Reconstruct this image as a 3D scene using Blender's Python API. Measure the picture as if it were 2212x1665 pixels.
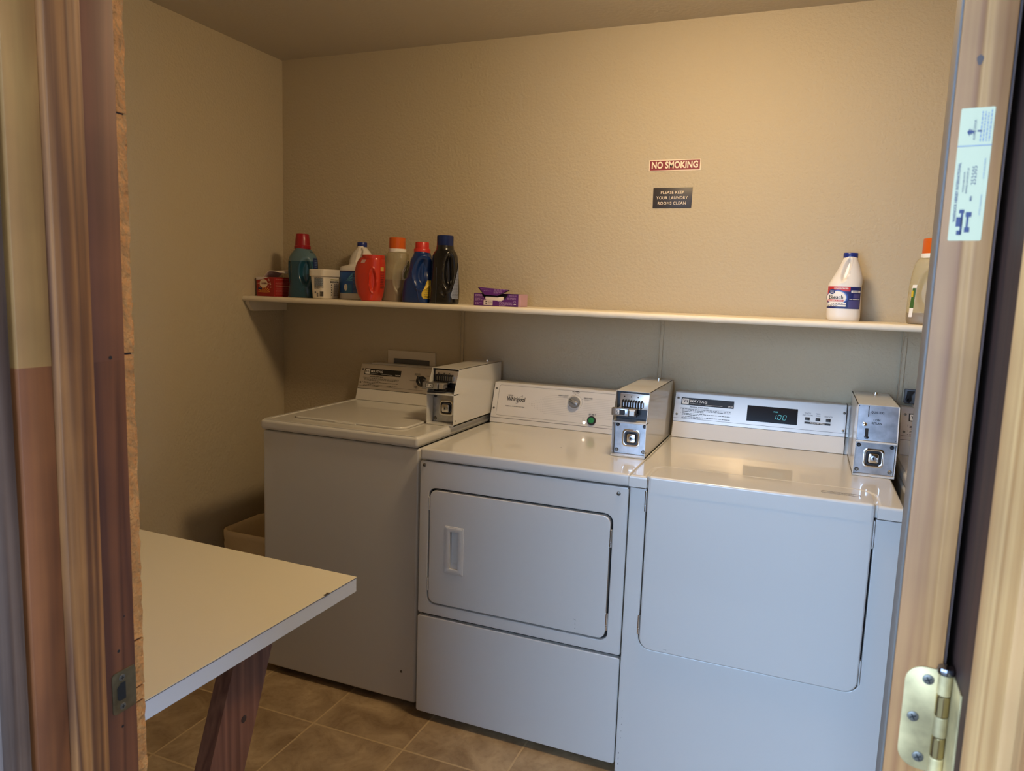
import bpy, bmesh, math, random
from math import pi, sin, cos, radians, sqrt
from mathutils import Vector, Matrix

for o in list(bpy.data.objects): bpy.data.objects.remove(o)
SC = bpy.context.scene
COL = SC.collection
random.seed(7)

# ------------------------------------------------------------------ camera
cd = bpy.data.cameras.new('camera'); cam = bpy.data.objects.new('camera', cd); COL.objects.link(cam)
CAM = Vector((1.12976, -2.77401, 1.44260))
yaw, pit, rol = radians(-21.75397), radians(-7.43398), radians(1.96162)
f_ = Vector((sin(yaw)*cos(pit), cos(yaw)*cos(pit), sin(pit)))
r_ = Vector((cos(yaw), -sin(yaw), 0)); u_ = r_.cross(f_)
rr = cos(rol)*r_ + sin(rol)*u_; uu = -sin(rol)*r_ + cos(rol)*u_
m = Matrix((rr, uu, -f_)).transposed().to_4x4(); m.translation = CAM
cam.matrix_world = m
cd.sensor_width = 36; cd.lens = 36*1585.2/2212; cd.clip_start = 0.02
cd.dof.use_dof = True; cd.dof.focus_distance = 2.6; cd.dof.aperture_fstop = 12.5
SC.camera = cam

# ------------------------------------------------------------------ world / exposure
w = bpy.data.worlds.new('world'); SC.world = w; w.use_nodes = True
bg = w.node_tree.nodes['Background']; bg.inputs[0].default_value = (0.43, 0.645, 1.0, 1); bg.inputs[1].default_value = 10.5
SC.view_settings.view_transform = 'Standard'; SC.view_settings.look = 'None'
SC.view_settings.exposure = 0.0; SC.view_settings.gamma = 1.0; SC.view_settings.use_curve_mapping = False
LAMP = 96.0          # ceiling lamp emission strength
LAMP_C = (1.0, 0.73, 0.42)
LAMP_P = (0.80, -0.91)

# ------------------------------------------------------------------ materials
def lin(c):
    return tuple((x/255/12.92 if x/255 <= .04045 else ((x/255+.055)/1.055)**2.4) for x in c)
MATS = {}
def nodes(name):
    m = bpy.data.materials.new(name); m.use_nodes = True
    return m, m.node_tree, m.node_tree.nodes['Principled BSDF']
def P(name, rgb, rough=.5, metal=0.0, coat=0.0, emit=None, es=0, ior=1.5, bump=None, mottled=None):
    if name in MATS: return MATS[name]
    m, nt, b = nodes(name); c = lin(rgb)
    b.inputs['Base Color'].default_value = (*c, 1); b.inputs['Roughness'].default_value = rough
    b.inputs['Metallic'].default_value = metal; b.inputs['IOR'].default_value = ior
    b.inputs['Coat Weight'].default_value = coat
    if emit: b.inputs['Emission Color'].default_value = (*emit, 1); b.inputs['Emission Strength'].default_value = es
    if bump or mottled:
        tc = nt.nodes.new('ShaderNodeNewGeometry')
    if bump:
        sc, st, di = bump
        n = nt.nodes.new('ShaderNodeTexNoise'); n.inputs['Scale'].default_value = sc; n.inputs['Detail'].default_value = 3
        nt.links.new(tc.outputs['Position'], n.inputs['Vector'])
        bp = nt.nodes.new('ShaderNodeBump'); bp.inputs['Strength'].default_value = st; bp.inputs['Distance'].default_value = di
        nt.links.new(n.outputs['Fac'], bp.inputs['Height']); nt.links.new(bp.outputs['Normal'], b.inputs['Normal'])
    if mottled:
        sc, amt = mottled
        n = nt.nodes.new('ShaderNodeTexNoise'); n.inputs['Scale'].default_value = sc; n.inputs['Detail'].default_value = 5
        nt.links.new(tc.outputs['Position'], n.inputs['Vector'])
        r = nt.nodes.new('ShaderNodeValToRGB'); r.color_ramp.elements[0].position = .3; r.color_ramp.elements[1].position = .7
        r.color_ramp.elements[0].color = (*[x*(1-amt) for x in c], 1); r.color_ramp.elements[1].color = (*[min(1, x*(1+amt)) for x in c], 1)
        nt.links.new(n.outputs['Fac'], r.inputs['Fac']); nt.links.new(r.outputs['Color'], b.inputs['Base Color'])
    MATS[name] = m; return m

def wood(name, dark, light, ring=9.0, stretch=.06, rough=.6, split=None, bump=.3, knots=False, fine=1.0):
    """grain running along z; split=(z, dark2, light2) gives the board above z other colours"""
    if name in MATS: return MATS[name]
    m, nt, b = nodes(name); L = nt.links.new; nn = nt.nodes.new
    g = nn('ShaderNodeNewGeometry'); mp = nn('ShaderNodeMapping'); mp.inputs['Scale'].default_value = (1, 1, stretch)
    L(g.outputs['Position'], mp.inputs['Vector'])
    n1 = nn('ShaderNodeTexNoise'); n1.inputs['Scale'].default_value = ring; n1.inputs['Detail'].default_value = 2; n1.inputs['Distortion'].default_value = .6
    L(mp.outputs[0], n1.inputs['Vector'])
    mu = nn('ShaderNodeMath'); mu.operation = 'MULTIPLY'; mu.inputs[1].default_value = 9*fine; L(n1.outputs['Fac'], mu.inputs[0])
    fr = nn('ShaderNodeMath'); fr.operation = 'PINGPONG'; fr.inputs[1].default_value = 1; L(mu.outputs[0], fr.inputs[0])
    n2 = nn('ShaderNodeTexNoise'); n2.inputs['Scale'].default_value = 160; n2.inputs['Detail'].default_value = 3
    mp2 = nn('ShaderNodeMapping'); mp2.inputs['Scale'].default_value = (1, 1, .03); L(g.outputs['Position'], mp2.inputs['Vector']); L(mp2.outputs[0], n2.inputs['Vector'])
    mix = nn('ShaderNodeMix'); mix.data_type = 'FLOAT'; mix.inputs[0].default_value = .45
    L(fr.outputs[0], mix.inputs[2]); L(n2.outputs['Fac'], mix.inputs[3])
    r = nn('ShaderNodeValToRGB'); e = r.color_ramp.elements; e[0].position = .15; e[1].position = .75
    e[0].color = (*lin(light), 1); e[1].color = (*lin(dark), 1); L(mix.outputs[0], r.inputs['Fac'])
    out = r.outputs['Color']
    if split:
        r2 = nn('ShaderNodeValToRGB'); e = r2.color_ramp.elements; e[0].position = .15; e[1].position = .75
        e[0].color = (*lin(split[2]), 1); e[1].color = (*lin(split[1]), 1); L(mix.outputs[0], r2.inputs['Fac'])
        sp = nn('ShaderNodeSeparateXYZ'); L(g.outputs['Position'], sp.inputs[0])
        gt = nn('ShaderNodeMath'); gt.operation = 'GREATER_THAN'; gt.inputs[1].default_value = split[0]; L(sp.outputs['Z'], gt.inputs[0])
        mc = nn('ShaderNodeMix'); mc.data_type = 'RGBA'; L(gt.outputs[0], mc.inputs[0]); L(out, mc.inputs[6]); L(r2.outputs['Color'], mc.inputs[7]); out = mc.outputs[2]
    n3 = nn('ShaderNodeTexNoise'); n3.inputs['Scale'].default_value = 7; n3.inputs['Detail'].default_value = 4; L(g.outputs['Position'], n3.inputs['Vector'])
    r3 = nn('ShaderNodeValToRGB'); r3.color_ramp.elements[0].position = .35; r3.color_ramp.elements[1].position = .6
    r3.color_ramp.elements[0].color = (.72, .70, .70, 1); r3.color_ramp.elements[1].color = (1, 1, 1, 1); L(n3.outputs['Fac'], r3.inputs['Fac'])
    mm = nn('ShaderNodeMix'); mm.data_type = 'RGBA'; mm.blend_type = 'MULTIPLY'; mm.inputs[0].default_value = .8
    L(out, mm.inputs[6]); L(r3.outputs['Color'], mm.inputs[7]); L(mm.outputs[2], b.inputs['Base Color'])
    bp = nn('ShaderNodeBump'); bp.inputs['Strength'].default_value = bump; bp.inputs['Distance'].default_value = .002
    L(mix.outputs[0], bp.inputs['Height']); L(bp.outputs['Normal'], b.inputs['Normal'])
    b.inputs['Roughness'].default_value = rough
    MATS[name] = m; return m

def clear_plastic(name, rgb, alpha, rough=.3):
    if name in MATS: return MATS[name]
    m, nt, b = nodes(name); b.inputs['Base Color'].default_value = (*lin(rgb), 1); b.inputs['Roughness'].default_value = rough
    tr = nt.nodes.new('ShaderNodeBsdfTransparent'); tr.inputs[0].default_value = (*lin(tuple(min(255, c+60) for c in rgb)), 1)
    mx = nt.nodes.new('ShaderNodeMixShader'); mx.inputs[0].default_value = alpha
    nt.links.new(tr.outputs[0], mx.inputs[1]); nt.links.new(b.outputs[0], mx.inputs[2])
    nt.links.new(mx.outputs[0], nt.nodes['Material Output'].inputs[0])
    MATS[name] = m; return m

WALLC = (186, 172, 144)
M_wall = P('painted_wall', WALLC, .75, bump=(95, .6, .005))
M_ceil = P('painted_ceiling', (190, 180, 160), .85, bump=(60, .35, .004))
M_enam = P('white_enamel', (204, 202, 196), .3, coat=.6, bump=(260, .01, .001))
M_enam.node_tree.nodes['Principled BSDF'].inputs['Coat Roughness'].default_value = .05
M_enam2 = P('white_enamel_console', (206, 202, 194), .4)
M_black = P('black_gap', (12, 12, 13), .7)
M_print = P('black_print', (18, 18, 20), .45)
M_greyprint = P('grey_print', (92, 88, 84), .5)
M_white = P('white_print', (235, 232, 224), .5)
M_alu = P('brushed_aluminium', (196, 190, 182), .32, metal=.75)
M_steel = P('scuffed_steel', (176, 178, 182), .28, metal=.95, mottled=(40, .2))
M_chrome = P('chrome', (215, 215, 215), .08, metal=1)
M_dchrome = P('dark_metal', (60, 60, 62), .3, metal=.8)
M_screw = P('screw_metal', (120, 116, 108), .35, metal=.8)
M_shelf = P('shelf_paint', (228, 218, 196), .5, bump=(40, .12, .003), mottled=(30, .03))

# ------------------------------------------------------------------ mesh helpers
class Fr:
    """a flat frame: origin, u, v and the normal"""
    def __init__(s, o, u=(1, 0, 0), v=(0, 0, 1)):
        s.o = Vector(o); s.u = Vector(u).normalized(); s.v = Vector(v).normalized(); s.n = s.u.cross(s.v)
    def p(s, a, b, h=0): return s.o + s.u*a + s.v*b + s.n*h

class MB:
    def __init__(s): s.v = []; s.f = []; s.m = []; s.mats = []
    def mi(s, mat):
        if mat not in s.mats: s.mats.append(mat)
        return s.mats.index(mat)
    def add(s, vs, fs, mat):
        k = len(s.v); i = s.mi(mat); s.v += [Vector(a) for a in vs]
        for f in fs: s.f.append([a+k for a in f]); s.m.append(i)
        return s
    def bm(s, bm, mat, T=None):
        bm.verts.index_update(); vs = [(T @ a.co if T else a.co.copy()) for a in bm.verts]
        s.add(vs, [[a.index for a in f.verts] for f in bm.faces], mat); bm.free(); return s
    def box(s, x0, x1, y0, y1, z0, z1, mat, r=0, seg=3, T=None, sel=None):
        bm = bmesh.new(); bmesh.ops.create_cube(bm, size=1)
        for v in bm.verts: v.co = Vector(((x0+x1)/2+v.co.x*(x1-x0), (y0+y1)/2+v.co.y*(y1-y0), (z0+z1)/2+v.co.z*(z1-z0)))
        if r:
            es = [e for e in bm.edges if (sel is None or sel((e.verts[0].co+e.verts[1].co)/2, e.verts[1].co-e.verts[0].co))]
            bmesh.ops.bevel(bm, geom=es, offset=r, segments=seg, profile=.5, affect='EDGES')
        return s.bm(bm, mat, T)
    def prism(s, poly, fr, h0, h1, mat, r=0, seg=2):
        """poly (a,b) ccw seen along the normal; extruded from h0 to h1; r bevels the front rim"""
        bm = bmesh.new(); f = bm.faces.new([bm.verts.new(fr.p(a, b, h0)) for a, b in poly])
        bot = f.copy() if False else None
        g = bmesh.ops.extrude_face_region(bm, geom=[f]); top = [e for e in g['geom'] if isinstance(e, bmesh.types.BMFace)][0]
        for v in top.verts: v.co += fr.n*(h1-h0)
        if r: bmesh.ops.bevel(bm, geom=list(top.edges), offset=r, segments=seg, profile=.5, affect='EDGES')
        bmesh.ops.recalc_face_normals(bm, faces=bm.faces)
        return s.bm(bm, mat)
    def ring(s, outer, inner, fr, h0, h1, mat, r=0):
        n = len(outer); V = []
        for h in (h0, h1):
            V += [fr.p(a, b, h) for a, b in outer] + [fr.p(a, b, h) for a, b in inner]
        F = []
        for i in range(n):
            j = (i+1) % n
            F += [(2*n+i, 2*n+j, 3*n+j, 3*n+i), (i, n+i, n+j, j), (i, j, 2*n+j, 2*n+i), (n+i, 3*n+i, 3*n+j, n+j)]
        bm = bmesh.new(); vs = [bm.verts.new(v) for v in V]
        for f in F: bm.faces.new([vs[k] for k in f])
        if r:
            bm.verts.index_update()
            es = [e for e in bm.edges if all(2*n <= v.index for v in e.verts) and ((e.verts[0].index-2*n)//n == (e.verts[1].index-2*n)//n)]
            bmesh.ops.bevel(bm, geom=es, offset=r, segments=2, profile=.5, affect='EDGES')
        bmesh.ops.recalc_face_normals(bm, faces=bm.faces)
        return s.bm(bm, mat)
    def lathe(s, prof, fr, mat, n=32, cap=True, cu=0, cv=0):
        V = []; F = []
        for (rad, h) in prof:
            V += [fr.p(cu+rad*cos(2*pi*i/n), cv+rad*sin(2*pi*i/n), h) for i in range(n)]
        for k in range(len(prof)-1):
            for i in range(n):
                j = (i+1) % n; F.append((k*n+i, k*n+j, (k+1)*n+j, (k+1)*n+i))
        if cap: F.append([(len(prof)-1)*n+i for i in range(n)]); F.append([n-1-i for i in range(n)])
        return s.add(V, F, mat)
    def disc(s, fr, cu, cv, rad, h, mat, n=24, r2=None):
        if r2 is None:
            return s.add([fr.p(cu+rad*cos(2*pi*i/n), cv+rad*sin(2*pi*i/n), h) for i in range(n)], [list(range(n))], mat)
        V = [fr.p(cu+q*cos(2*pi*i/n), cv+q*sin(2*pi*i/n), h) for q in (rad, r2) for i in range(n)]
        return s.add(V, [(i, (i+1) % n, n+(i+1) % n, n+i) for i in range(n)], mat)
    def rect(s, fr, a0, a1, b0, b1, h, mat):
        return s.add([fr.p(a0, b0, h), fr.p(a1, b0, h), fr.p(a1, b1, h), fr.p(a0, b1, h)], [(0, 1, 2, 3)], mat)
    def poly(s, fr, pts, h, mat):
        return s.add([fr.p(a, b, h) for a, b in pts], [list(range(len(pts)))], mat)
    def text(s, fr, t, a, b, size, h, mat, bold=0, align='CENTER', sx=1.0, shear=0, sp=1.0, warp=None, rot=0, rowgap=1.0):
        cu = bpy.data.curves.new('t', 'FONT'); cu.body = t; cu.size = size; cu.align_x = align; cu.align_y = 'CENTER'
        cu.offset = bold*size; cu.shear = shear; cu.space_character = sp; cu.resolution_u = 3; cu.space_line = rowgap
        ob = bpy.data.objects.new('t', cu); COL.objects.link(ob)
        me = bpy.data.meshes.new_from_object(ob.evaluated_get(bpy.context.evaluated_depsgraph_get()))
        cr, sr = cos(rot), sin(rot); V = []
        for v in me.vertices:
            x, y = v.co.x*sx, v.co.y; x, y = x*cr-y*sr, x*sr+y*cr
            V.append(warp(a+x, b+y, h) if warp else fr.p(a+x, b+y, h))
        s.add(V, [list(p.vertices) for p in me.polygons], mat)
        bpy.data.objects.remove(ob); bpy.data.curves.remove(cu); bpy.data.meshes.remove(me); return s
    def scribble(s, fr, a0, a1, b1, rows, dh, th, h, mat, rnd, warp=None, last=.6):
        """rows of tiny unreadable print as broken dashes"""
        for k in range(rows):
            b = b1-k*dh; a = a0; end = a1 if k < rows-1 else a0+(a1-a0)*last
            while a < end:
                L = min(rnd.uniform(.004, .012)*(dh/.004)**.5, end-a)
                if warp: s.add([warp(a, b, h), warp(a+L, b, h), warp(a+L, b+th, h), warp(a, b+th, h)], [(0, 1, 2, 3)], mat)
                else: s.rect(fr, a, a+L, b, b+th, h, mat)
                a += L+.0018
        return s

def rrect(x0, x1, y0, y1, r, seg=6):
    r = r if isinstance(r, (list, tuple)) else [r]*4          # bl, br, tr, tl
    pts = []
    for (cx, cy, a0, q) in ((x0+r[0], y0+r[0], pi, r[0]), (x1-r[1], y0+r[1], 1.5*pi, r[1]), (x1-r[2], y1-r[2], 0, r[2]), (x0+r[3], y1-r[3], .5*pi, r[3])):
        for k in range(seg+1):
            a = a0+.5*pi*k/seg; pts.append((cx+q*cos(a), cy+q*sin(a)))
    return pts

ORG = Vector((0, 0, 0))
def meta(o, label=None, cat=None, group=None, kind=None):
    if label: o['label'] = label
    if cat: o['category'] = cat
    if group: o['group'] = group
    if kind: o['kind'] = kind
def thing(name, loc, label, cat, group=None, kind=None):
    global ORG
    o = bpy.data.objects.new(name, None); COL.objects.link(o); o.location = loc; o.empty_display_size = .05
    meta(o, label, cat, group, kind); ORG = Vector(loc); return o
def build(mb, name, parent=None, label=None, smooth=True, wn=False, ang=35, org=None):
    og = ORG if parent is not None else (Vector(org) if org else Vector((0, 0, 0)))
    me = bpy.data.meshes.new(name); me.from_pydata([v-og for v in mb.v], [], mb.f)
    for mt in mb.mats: me.materials.append(mt)
    me.polygons.foreach_set('material_index', mb.m)
    if smooth:
        me.polygons.foreach_set('use_smooth', [True]*len(me.polygons)); me.update(); me.set_sharp_from_angle(angle=radians(ang))
    me.update()
    o = bpy.data.objects.new(name, me); COL.objects.link(o)
    if parent is not None: o.parent = parent
    elif org: o.location = org
    if wn:
        md = o.modifiers.new('wn', 'WEIGHTED_NORMAL'); md.keep_sharp = True
    if label: o['label'] = label
    return o
def struct(mb, name, label, cat, **k):
    o = build(mb, name, **k); meta(o, label, cat, None, 'structure'); return o

# ------------------------------------------------------------------ the room
XL, XR, YD0, YD1, ZF, ZC = -1.129, 2.16, -2.081, -2.235, -0.012, 2.415
DX0, DX1 = 0.33, 1.265           # door opening
def floor_mat():
    m, nt, b = nodes('stone_look_tile'); L = nt.links.new; nn = nt.nodes.new
    g = nn('ShaderNodeNewGeometry'); sp = nn('ShaderNodeSeparateXYZ'); L(g.outputs['Position'], sp.inputs[0])
    ds = []; cells = []
    for ax, off in (('X', .293), ('Y', .888)):
        a = nn('ShaderNodeMath'); a.operation = 'ADD'; a.inputs[1].default_value = off+341*.3415; L(sp.outputs[ax], a.inputs[0])
        d = nn('ShaderNodeMath'); d.operation = 'DIVIDE'; d.inputs[1].default_value = .3415; L(a.outputs[0], d.inputs[0])
        fl = nn('ShaderNodeMath'); fl.operation = 'FLOOR'; L(d.outputs[0], fl.inputs[0]); cells.append(fl)
        fr = nn('ShaderNodeMath'); fr.operation = 'FRACT'; L(d.outputs[0], fr.inputs[0])
        s = nn('ShaderNodeMath'); s.operation = 'SUBTRACT'; s.inputs[1].default_value = .5; L(fr.outputs[0], s.inputs[0])
        ab = nn('ShaderNodeMath'); ab.operation = 'ABSOLUTE'; L(s.outputs[0], ab.inputs[0]); ds.append(ab)
    mx = nn('ShaderNodeMath'); mx.operation = 'MAXIMUM'; L(ds[0].outputs[0], mx.inputs[0]); L(ds[1].outputs[0], mx.inputs[1])
    gr = nn('ShaderNodeMapRange'); gr.inputs[1].default_value = .4885; gr.inputs[2].default_value = .4925; L(mx.outputs[0], gr.inputs[0])
    cv = nn('ShaderNodeCombineXYZ'); L(cells[0].outputs[0], cv.inputs[0]); L(cells[1].outputs[0], cv.inputs[1])
    wn = nn('ShaderNodeTexWhiteNoise'); wn.noise_dimensions = '3D'; L(cv.outputs[0], wn.inputs['Vector'])
    sc = nn('ShaderNodeVectorMath'); sc.operation = 'SCALE'; sc.inputs[3].default_value = 7; L(wn.outputs['Color'], sc.inputs[0])
    ad = nn('ShaderNodeVectorMath'); L(sc.outputs[0], ad.inputs[0]); L(g.outputs['Position'], ad.inputs[1])
    n = nn('ShaderNodeTexNoise'); n.inputs['Scale'].default_value = 7; n.inputs['Detail'].default_value = 9; n.inputs['Roughness'].default_value = .62; n.inputs['Distortion'].default_value = .7
    L(ad.outputs[0], n.inputs['Vector'])
    r = nn('ShaderNodeValToRGB'); e = r.color_ramp.elements; e[0].position = .32; e[1].position = .68
    e[0].color = (*lin((132, 108, 78)), 1); e[1].color = (*lin((184, 160, 124)), 1); L(n.outputs['Fac'], r.inputs['Fac'])
    n2 = nn('ShaderNodeTexNoise'); n2.inputs['Scale'].default_value = 60; n2.inputs['Detail'].default_value = 6; L(ad.outputs[0], n2.inputs['Vector'])
    r2 = nn('ShaderNodeValToRGB'); e = r2.color_ramp.elements; e[0].position = .3; e[1].position = .5; e[0].color = (.78, .74, .7, 1); e[1].color = (1, 1, 1, 1); L(n2.outputs['Fac'], r2.inputs['Fac'])
    mm = nn('ShaderNodeMix'); mm.data_type = 'RGBA'; mm.blend_type = 'MULTIPLY'; mm.inputs[0].default_value = .6; L(r.outputs[0], mm.inputs[6]); L(r2.outputs[0], mm.inputs[7])
    mg = nn('ShaderNodeMix'); mg.data_type = 'RGBA'; L(gr.outputs[0], mg.inputs[0]); L(mm.outputs[2], mg.inputs[6]); mg.inputs[7].default_value = (*lin((188, 162, 122)), 1)
    L(mg.outputs[2], b.inputs['Base Color']); b.inputs['Roughness'].default_value = .55
    iv = nn('ShaderNodeMath'); iv.operation = 'MULTIPLY_ADD'; iv.inputs[1].default_value = -1.2; L(gr.outputs[0], iv.inputs[0]); L(n2.outputs['Fac'], iv.inputs[2])
    bp = nn('ShaderNodeBump'); bp.inputs['Strength'].default_value = .35; bp.inputs['Distance'].default_value = .002; L(iv.outputs[0], bp.inputs['Height']); L(bp.outputs[0], b.inputs['Normal'])
    return m
struct(MB().box(XL-.1, XR+.1, YD0-.15, .1, ZF-.1, ZF, floor_mat()), 'floor', 'brown stone-look square tile floor of the laundry room', 'floor')
struct(MB().box(XL-.1, XR+.1, YD1, .1, ZC, ZC+.1, M_ceil), 'ceiling', 'plain cream ceiling above the laundry machines', 'ceiling')
struct(MB().box(XL-.1, XR+.1, 0, .1, ZF, ZC, M_wall), 'wall_back', 'cream textured wall behind the machines with shelf and signs', 'wall')
struct(MB().box(XL-.1, XL, YD1, 0, ZF, ZC, M_wall), 'wall_left', 'cream textured left wall beside the table', 'wall')
struct(MB().box(XR, XR+.1, YD1, 0, ZF, ZC, M_wall), 'wall_right', 'cream wall at the far right end of the room', 'wall')
wf = MB()
wf.box(XL, DX0-.02, YD1, YD0, ZF, ZC, M_wall); wf.box(DX1+.05, XR, YD1, YD0, ZF, ZC, M_wall); wf.box(DX0-.02, DX1+.05, YD1, YD0, 2.09, ZC, M_wall)
struct(wf, 'wall_front', 'wall around the doorway one looks through', 'wall')

# outside the doorway: ground slab, then an unseen wall and roof added to shape the daylight
M_conc = P('grey_concrete', (112, 104, 94), .85, bump=(20, .3, .01))
M_blocker = P('blocker_brown', (86, 66, 52), .8, mottled=(12, .25))
struct(MB().box(-4, 5, -9, YD0-.15, ZF-.12, ZF-.02, M_conc), 'floor_porch', 'grey concrete slab outside the doorway', 'floor')
struct(MB().box(1.1, 4.9, -5.2, -5.0, ZF-.02, 3.8, M_blocker), 'wall_sky_block', 'unseen brown wall added outside to block sky light', 'wall')  # added wall that keeps sky light off the left washer
struct(MB().box(-4, 5, -3.6, YD1-.01, 2.55, 2.7, M_blocker), 'ceiling_sky_block', 'unseen brown roof added outside the doorway to block sky light', 'ceiling')  # added roof that cuts off the high sky

# ------------------------------------------------------------------ ceiling lamp (above the frame)
lamp = thing('ceiling_light', (LAMP_P[0], LAMP_P[1], ZC), 'round flush ceiling lamp with glowing dome above the machines', 'lamp')
fl = Fr((LAMP_P[0], LAMP_P[1], ZC), (1, 0, 0), (0, -1, 0))
build(MB().lathe([(.150, .0), (.150, .022), (.140, .028)], fl, P('lamp_white', (225, 220, 210), .4), 48), 'lamp_base', lamp)
build(MB().lathe([(.132, .028), (.128, .055), (.108, .085), (.07, .104), (.02, .112)], fl, P('lamp_glow', (255, 240, 215), .4, emit=LAMP_C, es=LAMP), 40), 'lamp_shade', lamp)

# ------------------------------------------------------------------ left jamb boards
W_red = wood('redbrown_jamb', (86, 44, 22), (122, 70, 38), ring=14, stretch=.05, split=(1.338, (100, 56, 34), (120, 70, 42)), bump=.15)
W_stop = wood('weathered_stop', (98, 56, 24), (168, 110, 54), ring=22, stretch=.035, bump=.5, fine=1.1)
W_tan = wood('tan_jamb', (114, 62, 28), (152, 88, 42), ring=16, stretch=.07, split=(1.338, (160, 112, 58), (182, 132, 70)), bump=.15)
W_case = wood('exterior_casing', (74, 54, 44), (116, 92, 76), ring=20, stretch=.04, bump=.6)
W_rough = P('rough_sawn_edge', (186, 126, 66), .9, bump=(120, 1.0, .01), mottled=(45, .22))
W_seam = P('dark_seam', (34, 26, 26), .9)
ZT = 2.06
def zbox(x0, x1, y0, y1, mat, name, label, r=.001, z0=ZF, z1=ZT, kids=None):
    mb = MB().box(x0, x1, y0, y1, z0, z1, mat, r=r, seg=2)
    return struct(mb, name, label, 'trim')
tj = zbox(.29, .33, -2.1495, -2.097, W_red, 'trim_1', 'red-brown door jamb board holding the latch strike plate')
# strike plate, let into the board
ORG = Vector((0, 0, 0))
fs = Fr((.33, -2.134, .873), (0, 1, 0), (0, 0, 1))
M_brass = P('tarnished_brass', (112, 98, 72), .42, metal=.75, mottled=(60, .25))
sp = MB()
outer = [(.0, .004), (.003, .0)] + [(a, b) for a, b in rrect(.0, .0345, 0, .057, .004, 3)][4:12] + [(0, .053)]
hole = [(.008, .018), (.019, .018), (.019, .040), (.008, .040)]
sp.prism(rrect(0, .036, 0, .057, .005, 3), fs, -.001, .0016, M_brass, r=.0004)
sp.prism([(.036, .006), (.0485, .009), (.0485, .048), (.036, .051)], Fr((.33, -2.134, .873), (.9, .0, 0) and (-.12, 1, 0), (0, 0, 1)), -.002, .0012, M_brass)
st = build(sp, 'strike_plate', tj, 'tarnished brass latch strike plate')
hp = MB().poly(fs, [(.0065, .020), (.010, .017), (.0195, .017), (.0195, .041), (.0125, .041), (.0065, .036)], .0019, M_black)
build(hp, 'latch_hole', st, 'dark latch opening')
for zz in (.0075, .0475):
    b = MB().lathe([(.0045, .0016), (.0042, .0022), (.003, .0026)], fs, M_screw, 16, cu=.0145, cv=zz)
    b.poly(fs, [(.0120, zz-.0005), (.0170, zz-.0005), (.0170, zz+.0005), (.0120, zz+.0005)], .0028, M_black)
    b.poly(fs, [(.0140, zz-.0025), (.0150, zz-.0025), (.0150, zz+.0025), (.0140, zz+.0025)], .0028, M_black)
    build(b, 'screw', st)
# small nail holes and knots of the board
for (yy, zz, q) in ((-2.122, .958, .0022), (-2.112, 1.002, .0012), (-2.118, 1.342, .0024), (-2.120, .852, .002)):
    build(MB().disc(Fr((.33, 0, 0), (0, 1, 0)), yy, zz, q, .0004, M_black, 10), 'nail_hole', tj)
tstop = zbox(.29, .342, -2.194, -2.1497, W_stop, 'trim_2', 'grey weathered stop strip with strong grain on the left jamb', r=.002)
ttan = zbox(.29, .330, -2.2335, -2.1942, W_tan, 'trim_3', 'tan patched jamb board left of the stop strip')
# casing outside and the rough-sawn edge on the room side, with its splits
zbox(.16, .326, -2.272, -2.2365, W_case, 'trim_4', 'weathered outer casing board at the left picture edge', r=.006)
rg = MB(); zz = ZF; rnd = random.Random(3)
cuts = [ZF, .31, .62, .872, .893, .960, 1.345, 1.640, 1.9, ZT]
for a, b_ in zip(cuts[:-1], cuts[1:]):
    n = max(1, int((b_-a)/.012)); prev = rnd.uniform(-.0016, .0012)
    for k in range(n):
        z0, z1 = a+.0012+(b_-a-.0024)*k/n, a+.0012+(b_-a-.0024)*(k+1)/n; nx = rnd.uniform(-.0016, .0014)
        y0, y1, ya = -2.097, -2.082+prev, -2.082+nx
        x1 = .3285+rnd.uniform(-.001, .0008)
        rg.add([(.29, y0, z0), (.3285, y0, z0), (.3285, y1, z0), (.29, y1, z0), (.29, y0, z1), (.3285, y0, z1), (.3285, ya, z1), (.29, ya, z1)],
               [(0, 1, 5, 4), (1, 2, 6, 5), (2, 3, 7, 6), (4, 5, 6, 7), (0, 3, 2, 1)], W_rough); prev = nx
rg.box(.29, .326, -2.0968, -2.0842, ZF, ZT, W_seam)
struct(rg, 'trim_5', 'pale rough-sawn split wood edge beside the cream left wall', 'trim', smooth=False)

# right jamb: dark rabbet, stop, outer board
W_dark = wood('stained_shaded_jamb', (44, 22, 12), (66, 36, 22), ring=14, stretch=.04, bump=.1)  # brown stain, deepened so the colour carries the shade beside the door edge
W_pine = wood('light_pine', (172, 126, 74), (208, 166, 108), ring=14, stretch=.03, bump=.3)
W_pine2 = wood('pine_outer', (154, 108, 62), (192, 146, 92), ring=26, stretch=.03, bump=.4)
jr = zbox(1.268, 1.315, -2.1965, -2.050, W_dark, 'trim_6', 'brown-stained hinge side of the door frame, darkened for its shade')
zbox(1.2555, 1.315, -2.282, -2.197, W_pine, 'trim_7', 'light pine stop board at the right picture edge', r=.003)
zbox(1.262, 1.315, -2.36, -2.2835, W_pine2, 'trim_8', 'pine outer board nearest the camera on the right', r=.004)
struct(MB().box(DX0-.02, DX1+.05, -2.235, -2.085, ZT, 2.09, W_tan), 'trim_9', 'wooden head of the door frame', 'trim')

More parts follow.
